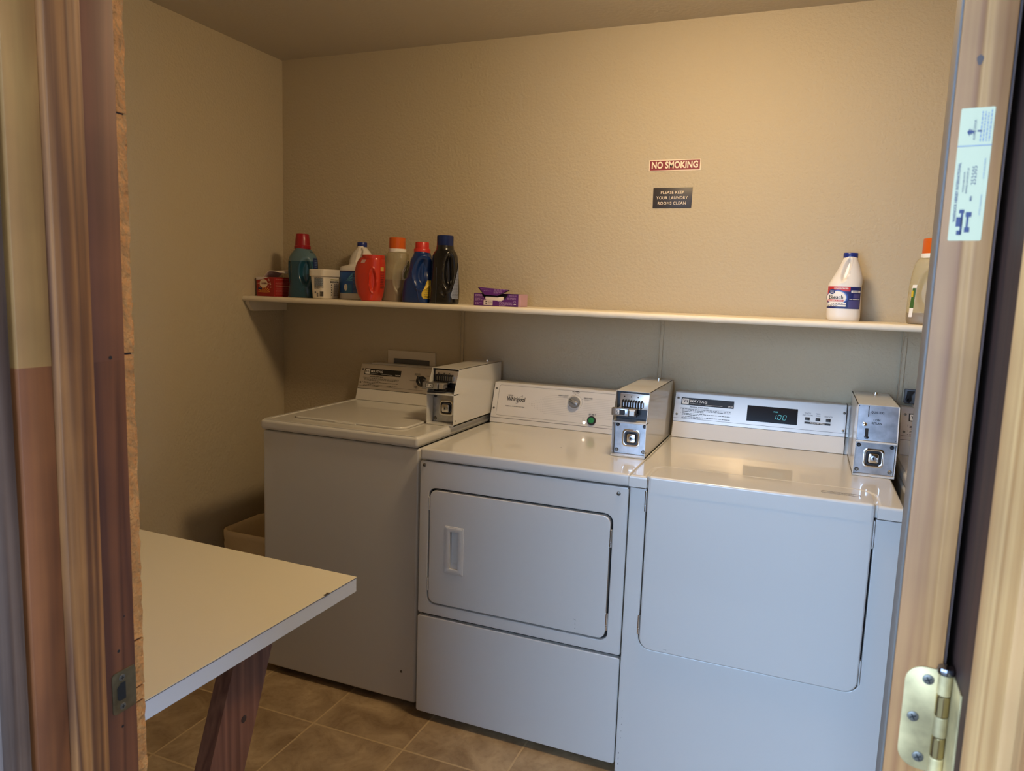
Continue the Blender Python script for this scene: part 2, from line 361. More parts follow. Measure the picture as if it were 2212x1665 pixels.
# ------------------------------------------------------------------ the open door, seen on its hinge edge
th = radians(7.0)
dv = Vector((sin(th), cos(th), 0)); du = Vector((cos(th), -sin(th), 0))
W_edge = wood('door_edge_wood', (140, 90, 46), (186, 136, 78), ring=34, stretch=.02, bump=.25, rough=.55)
W_face = P('door_veneer', (96, 88, 80), .5, mottled=(10, .1))
TD = .0405
dr = thing('door_1', (1.2215, -2.079, 0), 'wooden door standing open, its pale hinge edge facing the camera', 'door', kind='structure')
fe = Fr((1.2215, -2.079, 0), du, (0, 0, 1))            # normal faces the camera side
fd = Fr((1.2215, -2.079, 0), du, dv)                    # plan frame, normal up
db = MB()
T = Matrix((du, dv, Vector((0, 0, 1)))).transposed().to_4x4(); T.translation = Vector((1.2215, -2.079, 0))
db.box(.0018, TD-.0018, 0, .90, .0, 2.04, W_edge, r=.0012, seg=2, T=T)
db.box(0, .0016, .0006, .90, 0, 2.04, W_face, T=T); db.box(TD-.0016, TD, .0006, .90, 0, 2.04, W_dark, T=T)
build(db, 'door_slab', dr)
# certification label on the edge
M_lab = P('pale_green_label', (190, 184, 146), .5); M_ink = P('navy_ink', (42, 50, 88), .5); M_ink2 = P('pale_ink', (120, 132, 150), .5)
lb = MB(); la0, la1, lz0, lz1 = .0075, .0305, 1.494, 1.597
lb.prism(rrect(la0, la1, lz0, lz1, .001, 2), fe, .0, .0004, M_lab)
hh = .0007
lb.rect(fe, la0, la1, 1.5675, 1.5683, hh, M_ink2)
lb.text(fe, 'WARNOCK HERSEY INTERNATIONAL', .0105, 1.532, .0026, hh, M_ink, .02, rot=pi/2, sx=1.05)
lb.text(fe, 'WOOD FIRE DOOR', .0145, 1.540, .0018, hh, M_ink, rot=pi/2); lb.text(fe, 'RATING CATEGORY 20', .0168, 1.541, .0019, hh, M_ink, rot=pi/2)
lb.text(fe, 'MIN', .0205, 1.527, .0022, hh, M_ink, .02, rot=pi/2); lb.text(fe, '252505', .0212, 1.545, .0046, hh, M_ink, rot=pi/2, sp=1.1)
lb.text(fe, 'DOOR AND FRAME', .0275, 1.550, .0018, hh, M_ink2, rot=pi/2); lb.text(fe, 'FITTED HARDWARE', .0275, 1.522, .0018, hh, M_ink2, rot=pi/2)
# block monogram
for (a0, a1, b0, b1) in ((.0130, .0165, 1.4985, 1.502), (.0120, .0165, 1.505, 1.5125), (.0135, .017, 1.5155, 1.5185), (.0182, .0218, 1.5005, 1.5045), (.0190, .0205, 1.5045, 1.5125), (.0182, .0222, 1.5125, 1.5165), (.0150, .0165, 1.4985, 1.5175)):
    lb.rect(fe, a0, a1, b0, b1, hh, M_ink)
# little tree mark
for k, q in enumerate((.0035, .0026, .0017)):
    lb.poly(fe, [(.0130+k*.0013, 1.5785), (.0150+k*.0013, 1.5785-q*.9), (.0150+k*.0013, 1.5785+q*.9)], hh+.0001*k, M_ink)
lb.text(fe, 'ALPINE DOOR', .0182, 1.580, .0024, hh, M_ink, rot=pi/2); lb.rect(fe, .0200, .0230, 1.5785, 1.5797, hh, M_ink)
rnd = random.Random(5)
for k in range(4):
    bb = 1.571
    while bb < 1.593:
        L = rnd.uniform(.0008, .003); lb.rect(fe, .0220+k*.0020, .0228+k*.0020, bb, bb+L, hh, M_ink2); bb += L+.0007
build(lb, 'certification_label', dr, 'pale green printed fire door label', smooth=False)
# knot with dark streak
kb = MB(); M_knot = P('knot', (78, 62, 54), .6)
kb.add([fe.p(.0165+.0022*cos(a)*(1+.2*sin(3*a)), 1.633+.004*sin(a), .0003) for a in [2*pi*i/14 for i in range(14)]], [list(range(14))], M_knot)
build(kb, 'knot', dr, smooth=False)
# hinge
M_hinge = P('worn_brass_hinge', (186, 166, 120), .42, metal=.5, mottled=(34, .38))
M_pin = P('hinge_pin', (170, 150, 105), .18, metal=.95)
hg = MB(); HZ0, HZ1 = 1.0385, 1.1325
hg.prism(rrect(.0115, TD-.001, HZ0, HZ1, [.0155, 0.0005, .0005, .0155], 7), fe, -.0004, .0020, M_hinge, r=.0005)
h1 = build(hg, 'hinge', dr, 'worn brass hinge with grey stains')
for (a, b) in ((.0290, HZ1-.0105), (.0205, (HZ0+HZ1)/2), (.0275, HZ0+.0115)):
    s_ = MB().lathe([(.0046, .002), (.0044, .0027), (.003, .0031)], fe, M_screw, 20, cu=a, cv=b)
    for q in (.5, .5+pi/2):
        c_, d_ = cos(q), sin(q)
        s_.poly(fe, [(a-.0028*c_+.0005*d_, b-.0028*d_-.0005*c_), (a+.0028*c_+.0005*d_, b+.0028*d_-.0005*c_), (a+.0028*c_-.0005*d_, b+.0028*d_+.0005*c_), (a-.0028*c_-.0005*d_, b-.0028*d_+.0005*c_)], .0033, M_black)
    build(s_, 'screw', h1)
kz = Fr(fe.p(TD+.0005, 0, .0065), (1, 0, 0), (0, 1, 0))
kn = MB(); n5 = 5
for k in range(n5):
    a = HZ0+(HZ1-HZ0)*k/n5; b = HZ0+(HZ1-HZ0)*(k+1)/n5
    kn.lathe([(.0050, a+.0003), (.0055, a+.001), (.0055, b-.001), (.0050, b-.0003)], kz, M_pin if k % 2 else M_hinge, 24)
build(kn, 'knuckle', h1)
build(MB().lathe([(.003, HZ1), (.0068, HZ1+.0008), (.0074, HZ1+.003), (.0064, HZ1+.0062), (.003, HZ1+.0078)], kz, P('pin_head', (130, 130, 135), .12, metal=1), 24), 'pin_head', h1)
build(MB().lathe([(.0028, HZ0-.009), (.0036, HZ0-.006), (.003, HZ0)], kz, P('pin_head', (130, 130, 135), .12, metal=1), 20), 'pin_tip', h1)
# leaf screwed to the jamb
ORG = Vector((0, 0, 0))
build(MB().box(1.2665, 1.2682, -2.125, -2.081, HZ0, HZ1, M_hinge, r=.0004, seg=1), 'hinge_leaf', jr, 'brass leaf on the jamb')

# ------------------------------------------------------------------ small hardware helpers
def screw(mb, fr, a, b, r=.004, mat=None, h=0):
    mb.lathe([(r, h), (r*.92, h+r*.35), (r*.5, h+r*.55)], fr, mat or M_screw, 14, cu=a, cv=b)
    mb.rect(fr, a-r*.55, a+r*.55, b-r*.12, b+r*.12, h+r*.6, M_black)

def lid_logo(mb, fr, a0, b0, s, h):
    """square badge with slanting strokes"""
    mb.prism(rrect(a0, a0+s*1.18, b0, b0+s, s*.12, 3), fr, h, h+.0003, M_white)
    for k in range(3):
        x = a0+s*(.22+.26*k)
        mb.poly(fr, [(x, b0+s*.72), (x+s*.13, b0+s*.72), (x+s*.30, b0+s*.25), (x+s*.17, b0+s*.25)], h+.0006, M_print)
    mb.poly(fr, [(a0+s*.12, b0+s*.80), (a0+s*.24, b0+s*.80), (a0+s*.36, b0+s*.62), (a0+s*.24, b0+s*.62)], h+.0006, M_print)

def nameplate(fr, a0, a1, b0, b1, word, console, rules=True):
    mb = MB(); mb.prism([(a0, b0), (a1, b0), (a1, b1), (a0, b1)], fr, .0012, .0020, M_print)
    H = b1-b0; s = H*.74; lid_logo(mb, fr, a0+H*.13, b0+H*.13, s, .0021)
    mb.text(fr, 'MAYTAG', a0+H*1.15, b0+H*.56, H*.50, .0024, M_white, .012, 'LEFT', sx=1.12)
    mb.text(fr, 'COMMERCIAL', a0+H*1.17, b0+H*.22, H*.16, .0024, M_white, 0, 'LEFT', sp=1.5)
    mb.rect(fr, a0+H*3.2, a1-H*1.45, b0+H*.17, b0+H*.20, .0024, M_white)
    mb.text(fr, word, a1-H*.08, b0+H*.22, H*.22, .0024, M_white, .02, 'RIGHT')
    return build(mb, 'nameplate', console, 'black badge with silver lettering', smooth=False)

def rules_print(fr, a0, b1, console, mat, w=.185):
    mb = MB(); rnd = random.Random(11)
    mb.text(fr, 'PERSONAL SAFETY RULES', a0+w*.36, b1-.003, .0058, .0016, mat, .03, shear=.3)
    mb.rect(fr, a0, a0+w, b1-.0075, b1-.0070, .0016, mat)
    y = b1-.012
    for rows in (3, 2, 2):
        mb.disc(fr, a0+.003, y+.001, .0012, .0016, mat, 8)
        mb.scribble(fr, a0+.008, a0+w-.006, y, rows, .0047, .0019, .0016, mat, rnd, last=.45); y -= .0047*rows+.0022
    build(mb, 'rules_lettering', console, smooth=False)

def console_body(x0, x1, yb, z0, yt, z1, yback, mat, r=.004):
    bm = bmesh.new()
    pr = [(yb, z0), (yt, z1), (yback, z1), (yback, z0)]
    vs = [[bm.verts.new((x, y, z)) for y, z in pr] for x in (x0, x1)]
    bm.faces.new(vs[0]); bm.faces.new(vs[1][::-1])
    for i in range(4): bm.faces.new((vs[0][i], vs[1][i], vs[1][(i+1) % 4], vs[0][(i+1) % 4]))
    bmesh.ops.bevel(bm, geom=list(bm.edges), offset=r, segments=2, profile=.5, affect='EDGES'); bmesh.ops.recalc_face_normals(bm, faces=bm.faces)
    return MB().bm(bm, mat)

def lock_plate(mb, fr, cu, cv, W, H, lock_c, bolts, rnd):
    """recessed steel plate with bolts, a deep rounded well and a square key lock"""
    mb.rect(fr, cu-W/2, cu+W/2, cv-H/2, cv+H/2, 0, M_steel)

def coin_box(parent, x0, x1, z0, zm, zt, yf, ytf, yb, style, lab):
    """bolted-on coin meter housing: folded sheet open at the front, meter slide above, cash vault lock below"""
    t = .0016
    side = [(yb, z0), (yb, zt), (ytf, zt), (yf-.002, zm), (yf, z0)]
    hb = MB()
    for xa in (x0, x1-t):
        fr = Fr((xa, 0, 0), (0, 1, 0), (0, 0, 1)); hb.prism(side[::-1], fr, 0, t, M_enam)
    hb.box(x0, x1, ytf, yb, zt-t, zt, M_enam); hb.box(x0, x1, yf, yb, z0, z0+.004, M_enam); hb.box(x0, x1, yb-t, yb, z0, zt, M_enam)
    hb.box(x0, x1, yf-.003, yf+.035, zm-.005, zm, M_enam, r=.0008, seg=1)
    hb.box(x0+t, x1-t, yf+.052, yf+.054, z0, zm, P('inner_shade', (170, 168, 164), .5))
    screw(hb, Fr((x1, 0, 0), (0, 1, 0), (0, 0, 1)), yf+.012, z0+.018, .0032)
    cb = build(hb, 'coin_box', parent, lab, wn=False)
    # top bolt
    ft = Fr((0, 0, zt), (1, 0, 0), (0, 1, 0)); bx = (x0+x1)/2+.012; by = yb-.05
    build(MB().lathe([(.0085, 0), (.0085, .002), (.0066, .0022), (.0060, .0065), (.003, .0082)], ft, M_chrome, 20, cu=bx, cv=by), 'bolt', cb)
    # lower vault
    W = x1-x0-2*t; H = zm-.005-z0-.004; cx = (x0+x1)/2; cz = z0+.004+H/2
    dpt = {'flat': .018, 'long': .046, 'slide': .032}[style]
    fv = Fr((cx, yf+dpt, cz), (1, 0, 0), (0, 0, 1))
    pw, ph = W/2-.0015, H/2-.001
    vb = MB(); lo = -.002 if style == 'flat' else .002
    vb.ring(rrect(-pw, pw, -ph, ph, .001, 6), rrect(lo-.027, lo+.027, -.0265, .0275, .011, 6), fv, -.002, 0, M_steel)
    vp = build(vb, 'vault_plate', cb, 'scuffed steel plate')
    wl = MB()
    wl.ring(rrect(lo-.0285, lo+.0285, -.028, .029, .012, 8), rrect(lo-.0215, lo+.0215, -.021, .022, .009, 8), fv, -.0015, .0022, M_chrome, r=.001)
    wl.ring(rrect(lo-.0225, lo+.0225, -.022, .023, .009, 8), rrect(lo-.0165, lo+.0165, -.0165, .0175, .007, 8), fv, -.012, -.0008, M_dchrome)
    wl.prism(rrect(lo-.022, lo+.022, -.021, .022, .009, 8), fv, -.014, -.012, M_dchrome)
    build(wl, 'lock_well', cb, 'dark well around the lock')
    lk = MB(); lh = .004 if style != 'long' else .012
    lk.prism(rrect(lo-.0145, lo+.0145, -.0145, .0145, .006, 8), fv, -.012, lh, M_chrome, r=.0025, seg=3)
    lk.lathe([(.008, lh), (.0078, lh+.0012), (.006, lh+.0016)], fv, M_steel, 24, cu=lo, cv=0)
    lk.rect(fv, lo-.0012, lo+.0012, -.0045, .0045, lh+.0019, M_black); lk.disc(fv, lo, 0, .0028, lh+.0018, M_black, 14)
    build(lk, 'key_lock', cb, 'chrome square key lock')
    for sx in (-1, 1):
        for sz in (-1, 1):
            if style == 'long' and sx > 0: continue
            bb = MB().lathe([(.0062, 0), (.0058, .0022), (.0035, .004)], fv, M_dchrome if sz > 0 else M_screw, 18, cu=sx*(pw-.0085), cv=sz*(ph-.0105))
            build(bb, 'rivet', cb)
    # upper part
    if style == 'flat':
        import mathutils
        v = Vector((0, ytf-yf, zt-zm)).normalized(); fu = Fr((x0+t, yf+.003, zm+.001), (1, 0, 0), v); Hh = (Vector((0, ytf-yf, zt-zm))).length-.003
        ub = MB(); ub.prism([(0, 0), (W, 0), (W, Hh), (0, Hh)], fu, -.002, -.0005, M_steel)
        for a in (0, W-.0012): ub.rect(fu, a, a+.0012, 0, Hh, .0003, M_enam)
        up = build(ub, 'coin_plate', cb, 'smudged steel plate with coin slot')
        u2 = MB()
        u2.rect(fu, .0275, .0300, Hh-.034, Hh-.002, .0004, M_black)
        u2.disc(fu, .0265, Hh-.020, .007, .0002, M_steel, 20)
        u2.prism(rrect(.0225, .0315, .008, .036, .001, 2), fu, -.0004, .0003, M_black)
        u2.text(fu, 'QUARTERS', .053, Hh-.020, .0098, .0004, M_print, .02, sx=.72)
        u2.text(fu, 'COIN', .052, Hh-.043, .0088, .0004, M_print, .03, sx=.8); u2.text(fu, 'RETURN', .052, Hh-.0525, .0088, .0004, M_print, .03, sx=.8)
        for (a, b) in ((.003, Hh-.003), (W-.004, .004), (.004, .004)): u2.disc(fu, a, b, .0014, .0004, M_black, 8)
        build(u2, 'coin_slot', cb, 'coin slot and black lettering', smooth=False)
        u3 = MB().lathe([(.0062, 0), (.0058, .005), (.003, .0066)], fu, M_chrome, 20, cu=.0200, cv=.047)
        build(u3, 'return_button', cb)
        build(MB().prism(rrect(.0205, .0335, .0045, .0125, .004, 4), fu, 0, .004, M_dchrome, r=.001), 'slide_knob', cb)
    else:
        fu = Fr((x0+t, yf+.050, zm), (1, 0, 0), (0, 0, 1)); Hh = zt-t-zm
        ub = MB(); ub.prism([(0, 0), (W, 0), (W, Hh), (0, Hh)], fu, -.002, 0, M_dchrome)
        ub.prism(rrect(.012, W, .036, Hh-.006, .003, 3), fu, 0, .014, M_alu, r=.001)
        up = build(ub, 'meter_body', cb, 'grey coin meter casting')
        tb = MB()
        for k in range(8):
            a = .022+k*.0086
            tb.box(x0+t+a, x0+t+a+.0028, yf+.016, yf+.038, zm+.040, zm+.066, M_black, r=.0006, seg=1)
            tb.box(x0+t+a+.0035, x0+t+a+.0075, yf+.020, yf+.038, zm+.044, zm+.060, M_steel, r=.0006, seg=1)
        for k in range(3): tb.disc(fu, .026+.022*k, Hh-.017, .0022, .0145, M_black, 10)
        build(tb, 'coin_slots', cb, 'comb of coin slots')
        # slide sticking out to the left
        if style == 'long':
            xs0, xs1, ys, zs0, zs1 = x0-.010, x0+.050, yf-.018, zm+.016, zm+.040
        else:
            xs0, xs1, ys, zs0, zs1 = x0+.000, x0+.054, yf-.020, zm+.020, zm+.044
        sb = MB()
        sb.box(xs0, xs1, ys, ys+.020, zs0, zs1, M_steel, r=.0025, seg=2)
        sb.box(xs0+.012, xs1+.020, ys+.012, yf+.045, zs1-.009, zs1-.003, M_alu, r=.001, seg=1)
        sb.box(xs1+.001, xs1+.018, ys+.010, yf+.03, zs0+.001, zs1-.006, M_alu, r=.001, seg=1)
        sb.box(xs0+.014, xs1+.022, ys+.020, yf+.045, zs0-.004, zs0+.004, M_dchrome, r=.001, seg=1)
        sl = build(sb, 'coin_slide', cb, 'steel push slide')
        fl = Fr((xs0, ys, zs0), (1, 0, 0), (0, 0, 1))
        q = MB(); q.prism(rrect(.014, .044, .004, .0205, .003, 3), fl, .0002, .0006, M_print)
        if style == 'long':
            q.prism(rrect(.016, .042, .0055, .019, .002, 3), fl, .0006, .0008, M_white); q.text(fl, '$1.00', .029, .0122, .0115, .0012, M_print, .03, sx=.85)
        else:
            q.prism(rrect(.0145, .026, .0045, .020, .002, 3), fl, .0006, .0008, M_white); q.text(fl, '$1', .020, .0155, .0068, .0012, M_print, .03); q.text(fl, '.00', .020, .0085, .0068, .0012, M_print, .03)
        build(q, 'price_tag', cb, smooth=False)
    return cb

def deck(x0, x1, yf, yb, zs, zt, r, rim=True):
    """porcelain top: rolled edges, the middle pressed slightly lower"""
    mb = MB().box(x0, x1, yf, yb, zs, zt, M_enam, r=r, seg=4, sel=lambda c, d: c.z > zs+.001 or abs(d.z) > 0)
    return mb

# ------------------------------------------------------------------ washing machine
def washer(x0, label, with_box=True):
    W = .646; x1 = x0+W; yf, zs, zt = -.684, .914, .9512
    t = thing('washing_machine', (x0+W/2, -.35, ZF), label, 'washing machine', 'top loading washing machines')
    cb = MB().box(x0, x1, yf, -.045, .012, zs-.002, M_enam, r=.011, seg=4)
    cb.box(x0+.008, x1-.008, yf+.008, -.05, zs-.006, zs+.006, M_black)
    ff = Fr((x0, yf, 0), (1, 0, 0), (0, 0, 1))
    cab = build(cb, 'cabinet', t, wn=True)
    s_ = MB(); screw(s_, ff, .590, .120, .0045); build(s_, 'screw', t)
    for (a, b) in ((x0+.05, yf+.06), (x1-.05, yf+.06), (x0+.05, -.1), (x1-.05, -.1)):
        build(MB().lathe([(.02, ZF), (.02, .002), (.012, .004), (.012, .014)], Fr((0, 0, 0), (1, 0, 0), (0, 1, 0)), M_black, 16, cu=a, cv=b), 'foot', t)
    build(MB().box(x0+.03, x1-.03, yf+.09, yf+.10, ZF, .014, M_black), 'underside_shade', t)  # black strip that paints the shadow band under the cabinet
    # top with raised rim
    top = MB(); fz = Fr((0, 0, 0), (1, 0, 0), (0, 1, 0))
    top.box(x0, x1, yf-.012, -.045, zs+.001, zt, M_enam, r=.011, seg=4)
    top.ring(rrect(x0+.006, x1-.006, yf-.006, -.06, .012, 5), rrect(x0+.022, x1-.022, yf+.012, -.09, .010, 5), fz, zt-.002, zt+.0022, M_enam, r=.0015)
    build(top, 'top_panel', t, wn=True)
    lid = MB()
    lx0, lx1, ly0, ly1 = x0+.072, x0+.537, -.610, -.195
    lid.prism(rrect(lx0, lx1, ly0, ly1, [.030, .040, .02, .02], 6), fz, zt-.001, zt+.0068, M_enam, r=.003, seg=3)
    build(lid, 'lid', t, wn=True)
    build(MB().prism(rrect(lx0-.003, lx1+.003, ly0-.003, ly1+.003, [.033, .043, .02, .02], 6), fz, zt-.002, zt+.0005, P('lid_gap', (120, 114, 102), .6)), 'lid_seam', t)
    g = MB(); g.box(x0+.262, x0+.350, ly0-.008, ly0+.004, zt-.001, zt+.004, M_enam, r=.0035, seg=2); build(g, 'lid_grip', t, wn=True)
    # console
    co = console_body(x0+.013, x1-.004 if not with_box else x0+.549, -.118, zt, -.067, 1.103, -.012, M_enam2)
    co.box(x0+.05, x0+.50, -.05, -.012, 1.100, 1.108, M_enam2, r=.002, seg=1)
    con = build(co, 'console', t, wn=True)
    fr = Fr((x0+.015, -.118, zt), (1, 0, 0), (0, .051, .1518))
    cl = .54 if not with_box else .528
    fp = MB().prism([(.001, .0515), (cl, .0515), (cl, .158), (.001, .158)], fr, .0, .0012, M_alu)
    fp.rect(fr, .001, cl, .0635, .0645, .0015, M_print); fp.rect(fr, .001, cl, .0500, .0515, .0008, M_black)
    build(fp, 'faceplate', con, 'dull brushed metal plate')
    nameplate(fr, .0222, .2015, .1130, .1398, 'WASHER', con); rules_print(fr, .018, .1085, con, M_print)
    for (a, b) in ((.0115, .1350), (.0105, .0775)):
        q = MB(); screw(q, fr, a, b, .0045, h=.0012); build(q, 'screw', con)
    kb = MB().lathe([(.0225, .0012), (.0225, .004), (.019, .006), (.0175, .020), (.016, .022)], fr, P('black_knob', (20, 20, 22), .3), 32, cu=.3053, cv=.1031)
    kb.box(-.0035, .0035, -.019, .019, .0, .010, P('black_knob', (20, 20, 22), .3), r=.001, seg=1, T=Matrix.Translation(fr.p(.3053, .1031, .026)) @ Matrix((fr.u, fr.v, fr.n)).transposed().to_4x4() @ Matrix.Rotation(radians(28), 4, 'Z') @ Matrix.Translation((0, 0, -.008)))
    knob = build(kb, 'dial_knob', con, 'black ribbed dial knob')
    ln = MB(); c_, d_ = cos(radians(-58)), sin(radians(-58)); ln.poly(fr, [(.3053+.003*c_-.0006*d_, .1031+.003*d_+.0006*c_), (.3053+.003*c_+.0006*d_, .1031+.003*d_-.0006*c_), (.3053+.015*c_+.0006*d_, .1031+.015*d_-.0006*c_), (.3053+.015*c_-.0006*d_, .1031+.015*d_+.0006*c_)], .0285, M_white)
    build(ln, 'pointer_line', con, smooth=False)
    tx = MB()
    for (s, a, b) in (('DELICATES', .281, .1335), ('AND KNITS', .281, .1285), ('WHITES', .335, .1270), ('WOOLENS', .262, .1035), ('PERM.', .283, .0790), ('PRESS', .283, .0740), ('BRIGHT', .322, .0790), ('COLORS', .322, .0740)):
        tx.text(fr, s, a, b, .0062, .0016, M_print, .01, sx=.9)
    build(tx, 'dial_lettering', con, smooth=False)
    if with_box: coin_box(t, x0+.550, x0+.659-.000, zt+.001, 1.067, 1.154, -.463, -.424, -.035, 'long', 'white enamelled coin box with its slide pushed out')
    return t
W1X = -.6705
washer(W1X, 'washing machine in the left corner, its coin slide sticking out over a black dial')

# ------------------------------------------------------------------ dryers
def hinge_pin(mb, x, y, z0, z1, r=.0042):
    fr = Fr((x, y, 0), (1, 0, 0), (0, 1, 0)); mid = z0+(z1-z0)*.3
    mb.lathe([(r*.6, z0), (r, z0+.002), (r, mid-.001), (r*.8, mid), (r, mid+.001), (r, z1-.002), (r*.5, z1)], fr, M_chrome, 14)

def dryer_middle():
    x0, x1, yf, zs, zt = 0.0, .6865, -.7149, .8853, .9245
    t = thing('clothes_dryer', ((x0+x1)/2, -.35, ZF), 'clothes dryer in the middle with a grey knob and green start button', 'dryer', 'coin clothes dryers')
    cb = MB().box(x0+.003, x1-.003, yf+.028, -.03, .014, zs-.002, M_enam, r=.004, seg=2)
    cb.box(x0+.02, x1-.02, yf+.02, -.04, zs-.01, zs+.01, M_black); cb.box(x0+.004, x1-.004, yf+.015, yf+.03, .02, zs-.003, M_black)
    build(cb, 'cabinet', t, wn=True)
    ff = Fr((0, yf, 0), (1, 0, 0), (0, 0, 1))
    up = MB().ring(rrect(-.004, .6855, .3655, .8835, .008, 6), rrect(.030, .6425, .4030, .7965, .026, 6), ff, -.020, 0, M_enam, r=.004)
    pnl = build(up, 'front_panel', t, wn=True)
    lo = MB().prism(rrect(-.005, .6855, .014, .3575, .009, 6), ff, -.020, 0, M_enam, r=.004, seg=3)
    build(lo, 'lower_panel', t, wn=True)
    d = MB().ring(rrect(.0345, .6365, .408, .7905, .024, 6), rrect(.1085, .1445, .534, .664, .002, 6), ff, -.018, .0015, M_enam, r=.004)
    door = build(d, 'door', t, wn=True)
    h = MB().ring(rrect(.0925, .160, .519, .6785, .003, 6), rrect(.1105, .1425, .536, .662, .003, 6), ff, 0, .0035, M_enam, r=.0015)
    h.ring(rrect(.0965, .156, .523, .6745, .003, 6), rrect(.1115, .1415, .537, .661, .003, 6), ff, .001, .0045, M_enam, r=.001)
    ha = [(.1105, .536), (.1425, .536), (.1425, .662), (.1105, .662)]
    for i in range(4):
        a, b = ha[i], ha[(i+1) % 4]; h.add([ff.p(*a, .002), ff.p(*b, .002), ff.p(*b, -.0135), ff.p(*a, -.0135)], [(0, 1, 2, 3)], M_enam)
    h.add([ff.p(.1105, .536, -.004), ff.p(.1425, .536, -.004), ff.p(.1425, .546, -.013), ff.p(.1105, .552, -.013)], [(0, 1, 2, 3)], M_enam)
    h.rect(ff, .1105, .1425, .536, .662, -.0135, M_enam)
    build(h, 'handle', door, 'recessed pull handle')
    for (a, b) in ((.696, .752), (.437, .492)):
        hm = MB(); hinge_pin(hm, .6395, yf-.001, a, b); build(hm, 'hinge', door, 'shiny steel hinge')
    for z in (.744, .470):
        build(MB().box(.0305, .0345, yf-.001, yf+.01, z-.022, z+.022, M_enam, r=.0008, seg=1), 'catch_strip', t)
    for (a, b) in ((.0125, .870), (.6555, .8625)):
        q = MB(); screw(q, ff, a, b, .0062); build(q, 'screw', t)
    for (a, b) in ((.06, yf+.06), (.62, yf+.06), (.06, -.1), (.62, -.1)):
        build(MB().lathe([(.018, ZF), (.018, .002), (.012, .004), (.012, .016)], Fr((0, 0, 0), (1, 0, 0), (0, 1, 0)), M_black, 16, cu=a, cv=b), 'foot', t)
    build(MB().box(.02, x1-.02, yf+.10, yf+.11, ZF, .016, M_black), 'underside_shade', t)  # black strip standing in for the shadow beneath the dryer
    sc = MB(); rnd = random.Random(4)
    for (a, b) in ((.535, .452), (.538, .4515), (.541, .450), (.541, .437), (.541, .424)):
        sc.rect(ff, a, a+.003, b, b+.0012, .0018, M_greyprint)
    build(sc, 'scuff_marks', door, smooth=False)
    tp = MB().box(-.003, x1+.001, yf-.003, -.03, zs+.002, zt, M_enam, r=.008, seg=3)
    top = build(tp, 'top_panel', t, wn=True)
    co = console_body(-.004, .572, -.161, zt+.0005, -.113, 1.079, -.045, M_enam2, r=.003)
    con = build(co, 'console', t, wn=True)
    fr = Fr((-.004, -.161, zt), (1, 0, 0), (0, .048, .155))
    ln = MB()
    ln.rect(fr, .001, .575, .0195, .0212, .0004, M_greyprint)
    ln.ring(rrect(.0225, .60, .0300, .1515, .008, 6), rrect(.0231, .5994, .0306, .1509, .0076, 6), fr, 0, .0006, M_greyprint)
    # dotted rows across the panel
    for k in range(12):
        b = .1265-k*.0066; a = .150+.014*abs(k-6)
        while a < .565:
            if (a-.337)**2+(b-.1065)**2 > .036**2: ln.rect(fr, a, a+.0013, b, b+.0011, .0006, M_greyprint)
            a += .0042 if a > .21 else .0065
    build(ln, 'panel_print', con, smooth=False)
    tx = MB()
    tx.text(fr, 'Whirlpool', .0605, .0985, .0235, .0008, M_print, .022, 'LEFT', sx=.78)
    ov = [(.0735+.0115*cos(a), .1125+.0025*sin(a)) for a in [2*pi*i/20 for i in range(20)]]
    ov2 = [(.0735+.0100*cos(a), .1125+.0015*sin(a)) for a in [2*pi*i/20 for i in range(20)]]
    tx.ring(ov, ov2, fr, .0006, .0008, M_print)
    sw = []; sw2 = []
    for i in range(24):
        a = 2*pi*i/24; ca, sa = cos(a), sin(a); x, y = .021*ca, .0052*sa; x2, y2 = .0202*ca, .0044*sa; c_, d_ = cos(.95), sin(.95)
        sw.append((.1130+x*c_-y*d_, .0980+x*d_+y*c_)); sw2.append((.1130+x2*c_-y2*d_, .0980+x2*d_+y2*c_))
    tx.ring(sw, sw2, fr, .0006, .0009, M_print)
    tx.text(fr, 'COMMERCIAL DRYER HEAVY DUTY SERIES', .098, .0695, .0048, .0008, M_print, .01, sx=.88)
    tx.text(fr, 'NORMAL', .3365, .1490, .0072, .0008, M_print, .03); tx.text(fr, 'Medium Heat', .3365, .1430, .0046, .0008, M_print)
    tx.text(fr, 'HEAVY DUTY', .289, .1290, .0072, .0008, M_print, .02, sx=.92); tx.text(fr, 'High Heat', .297, .1228, .0046, .0008, M_print)
    tx.text(fr, 'DELICATES', .388, .1265, .0072, .0008, M_print, .02, sx=.92); tx.text(fr, 'Low Heat', .382, .1205, .0046, .0008, M_print)
    for (a, b) in ((.3365, .1375), (.3085, .122), (.3655, .122)): tx.disc(fr, a, b, .0012, .0008, M_print, 8)
    tx.text(fr, 'START', .4115, .0668, .0098, .0008, M_print, .02)
    tx.text(fr, 'Dryer', .381, .0478, .0048, .0008, M_greyprint); tx.text(fr, 'In Use', .381, .0428, .0048, .0008, M_greyprint)
    tx.ring([(.3372+.0292*cos(2*pi*i/32), .1066+.0292*sin(2*pi*i/32)) for i in range(32)], [(.3372+.0288*cos(2*pi*i/32), .1066+.0288*sin(2*pi*i/32)) for i in range(32)], fr, 0, .0004, M_greyprint)
    build(tx, 'console_lettering', con, smooth=False)
    kb = MB(); M_kn = P('grey_knob', (118, 118, 118), .3)
    kb.lathe([(.0245, .0), (.0240, .003)], fr, P('clear_skirt', (232, 230, 224), .2), 40, cu=.3372, cv=.1066)
    kb.lathe([(.0222, .003), (.0222, .014), (.0205, .018), (.0195, .0185)], fr, M_kn, 40, cu=.3372, cv=.1066)
    TT = Matrix.Translation(fr.p(.3372, .1066, .0185)) @ Matrix((fr.u, fr.v, fr.n)).transposed().to_4x4() @ Matrix.Rotation(radians(-28), 4, 'Z')
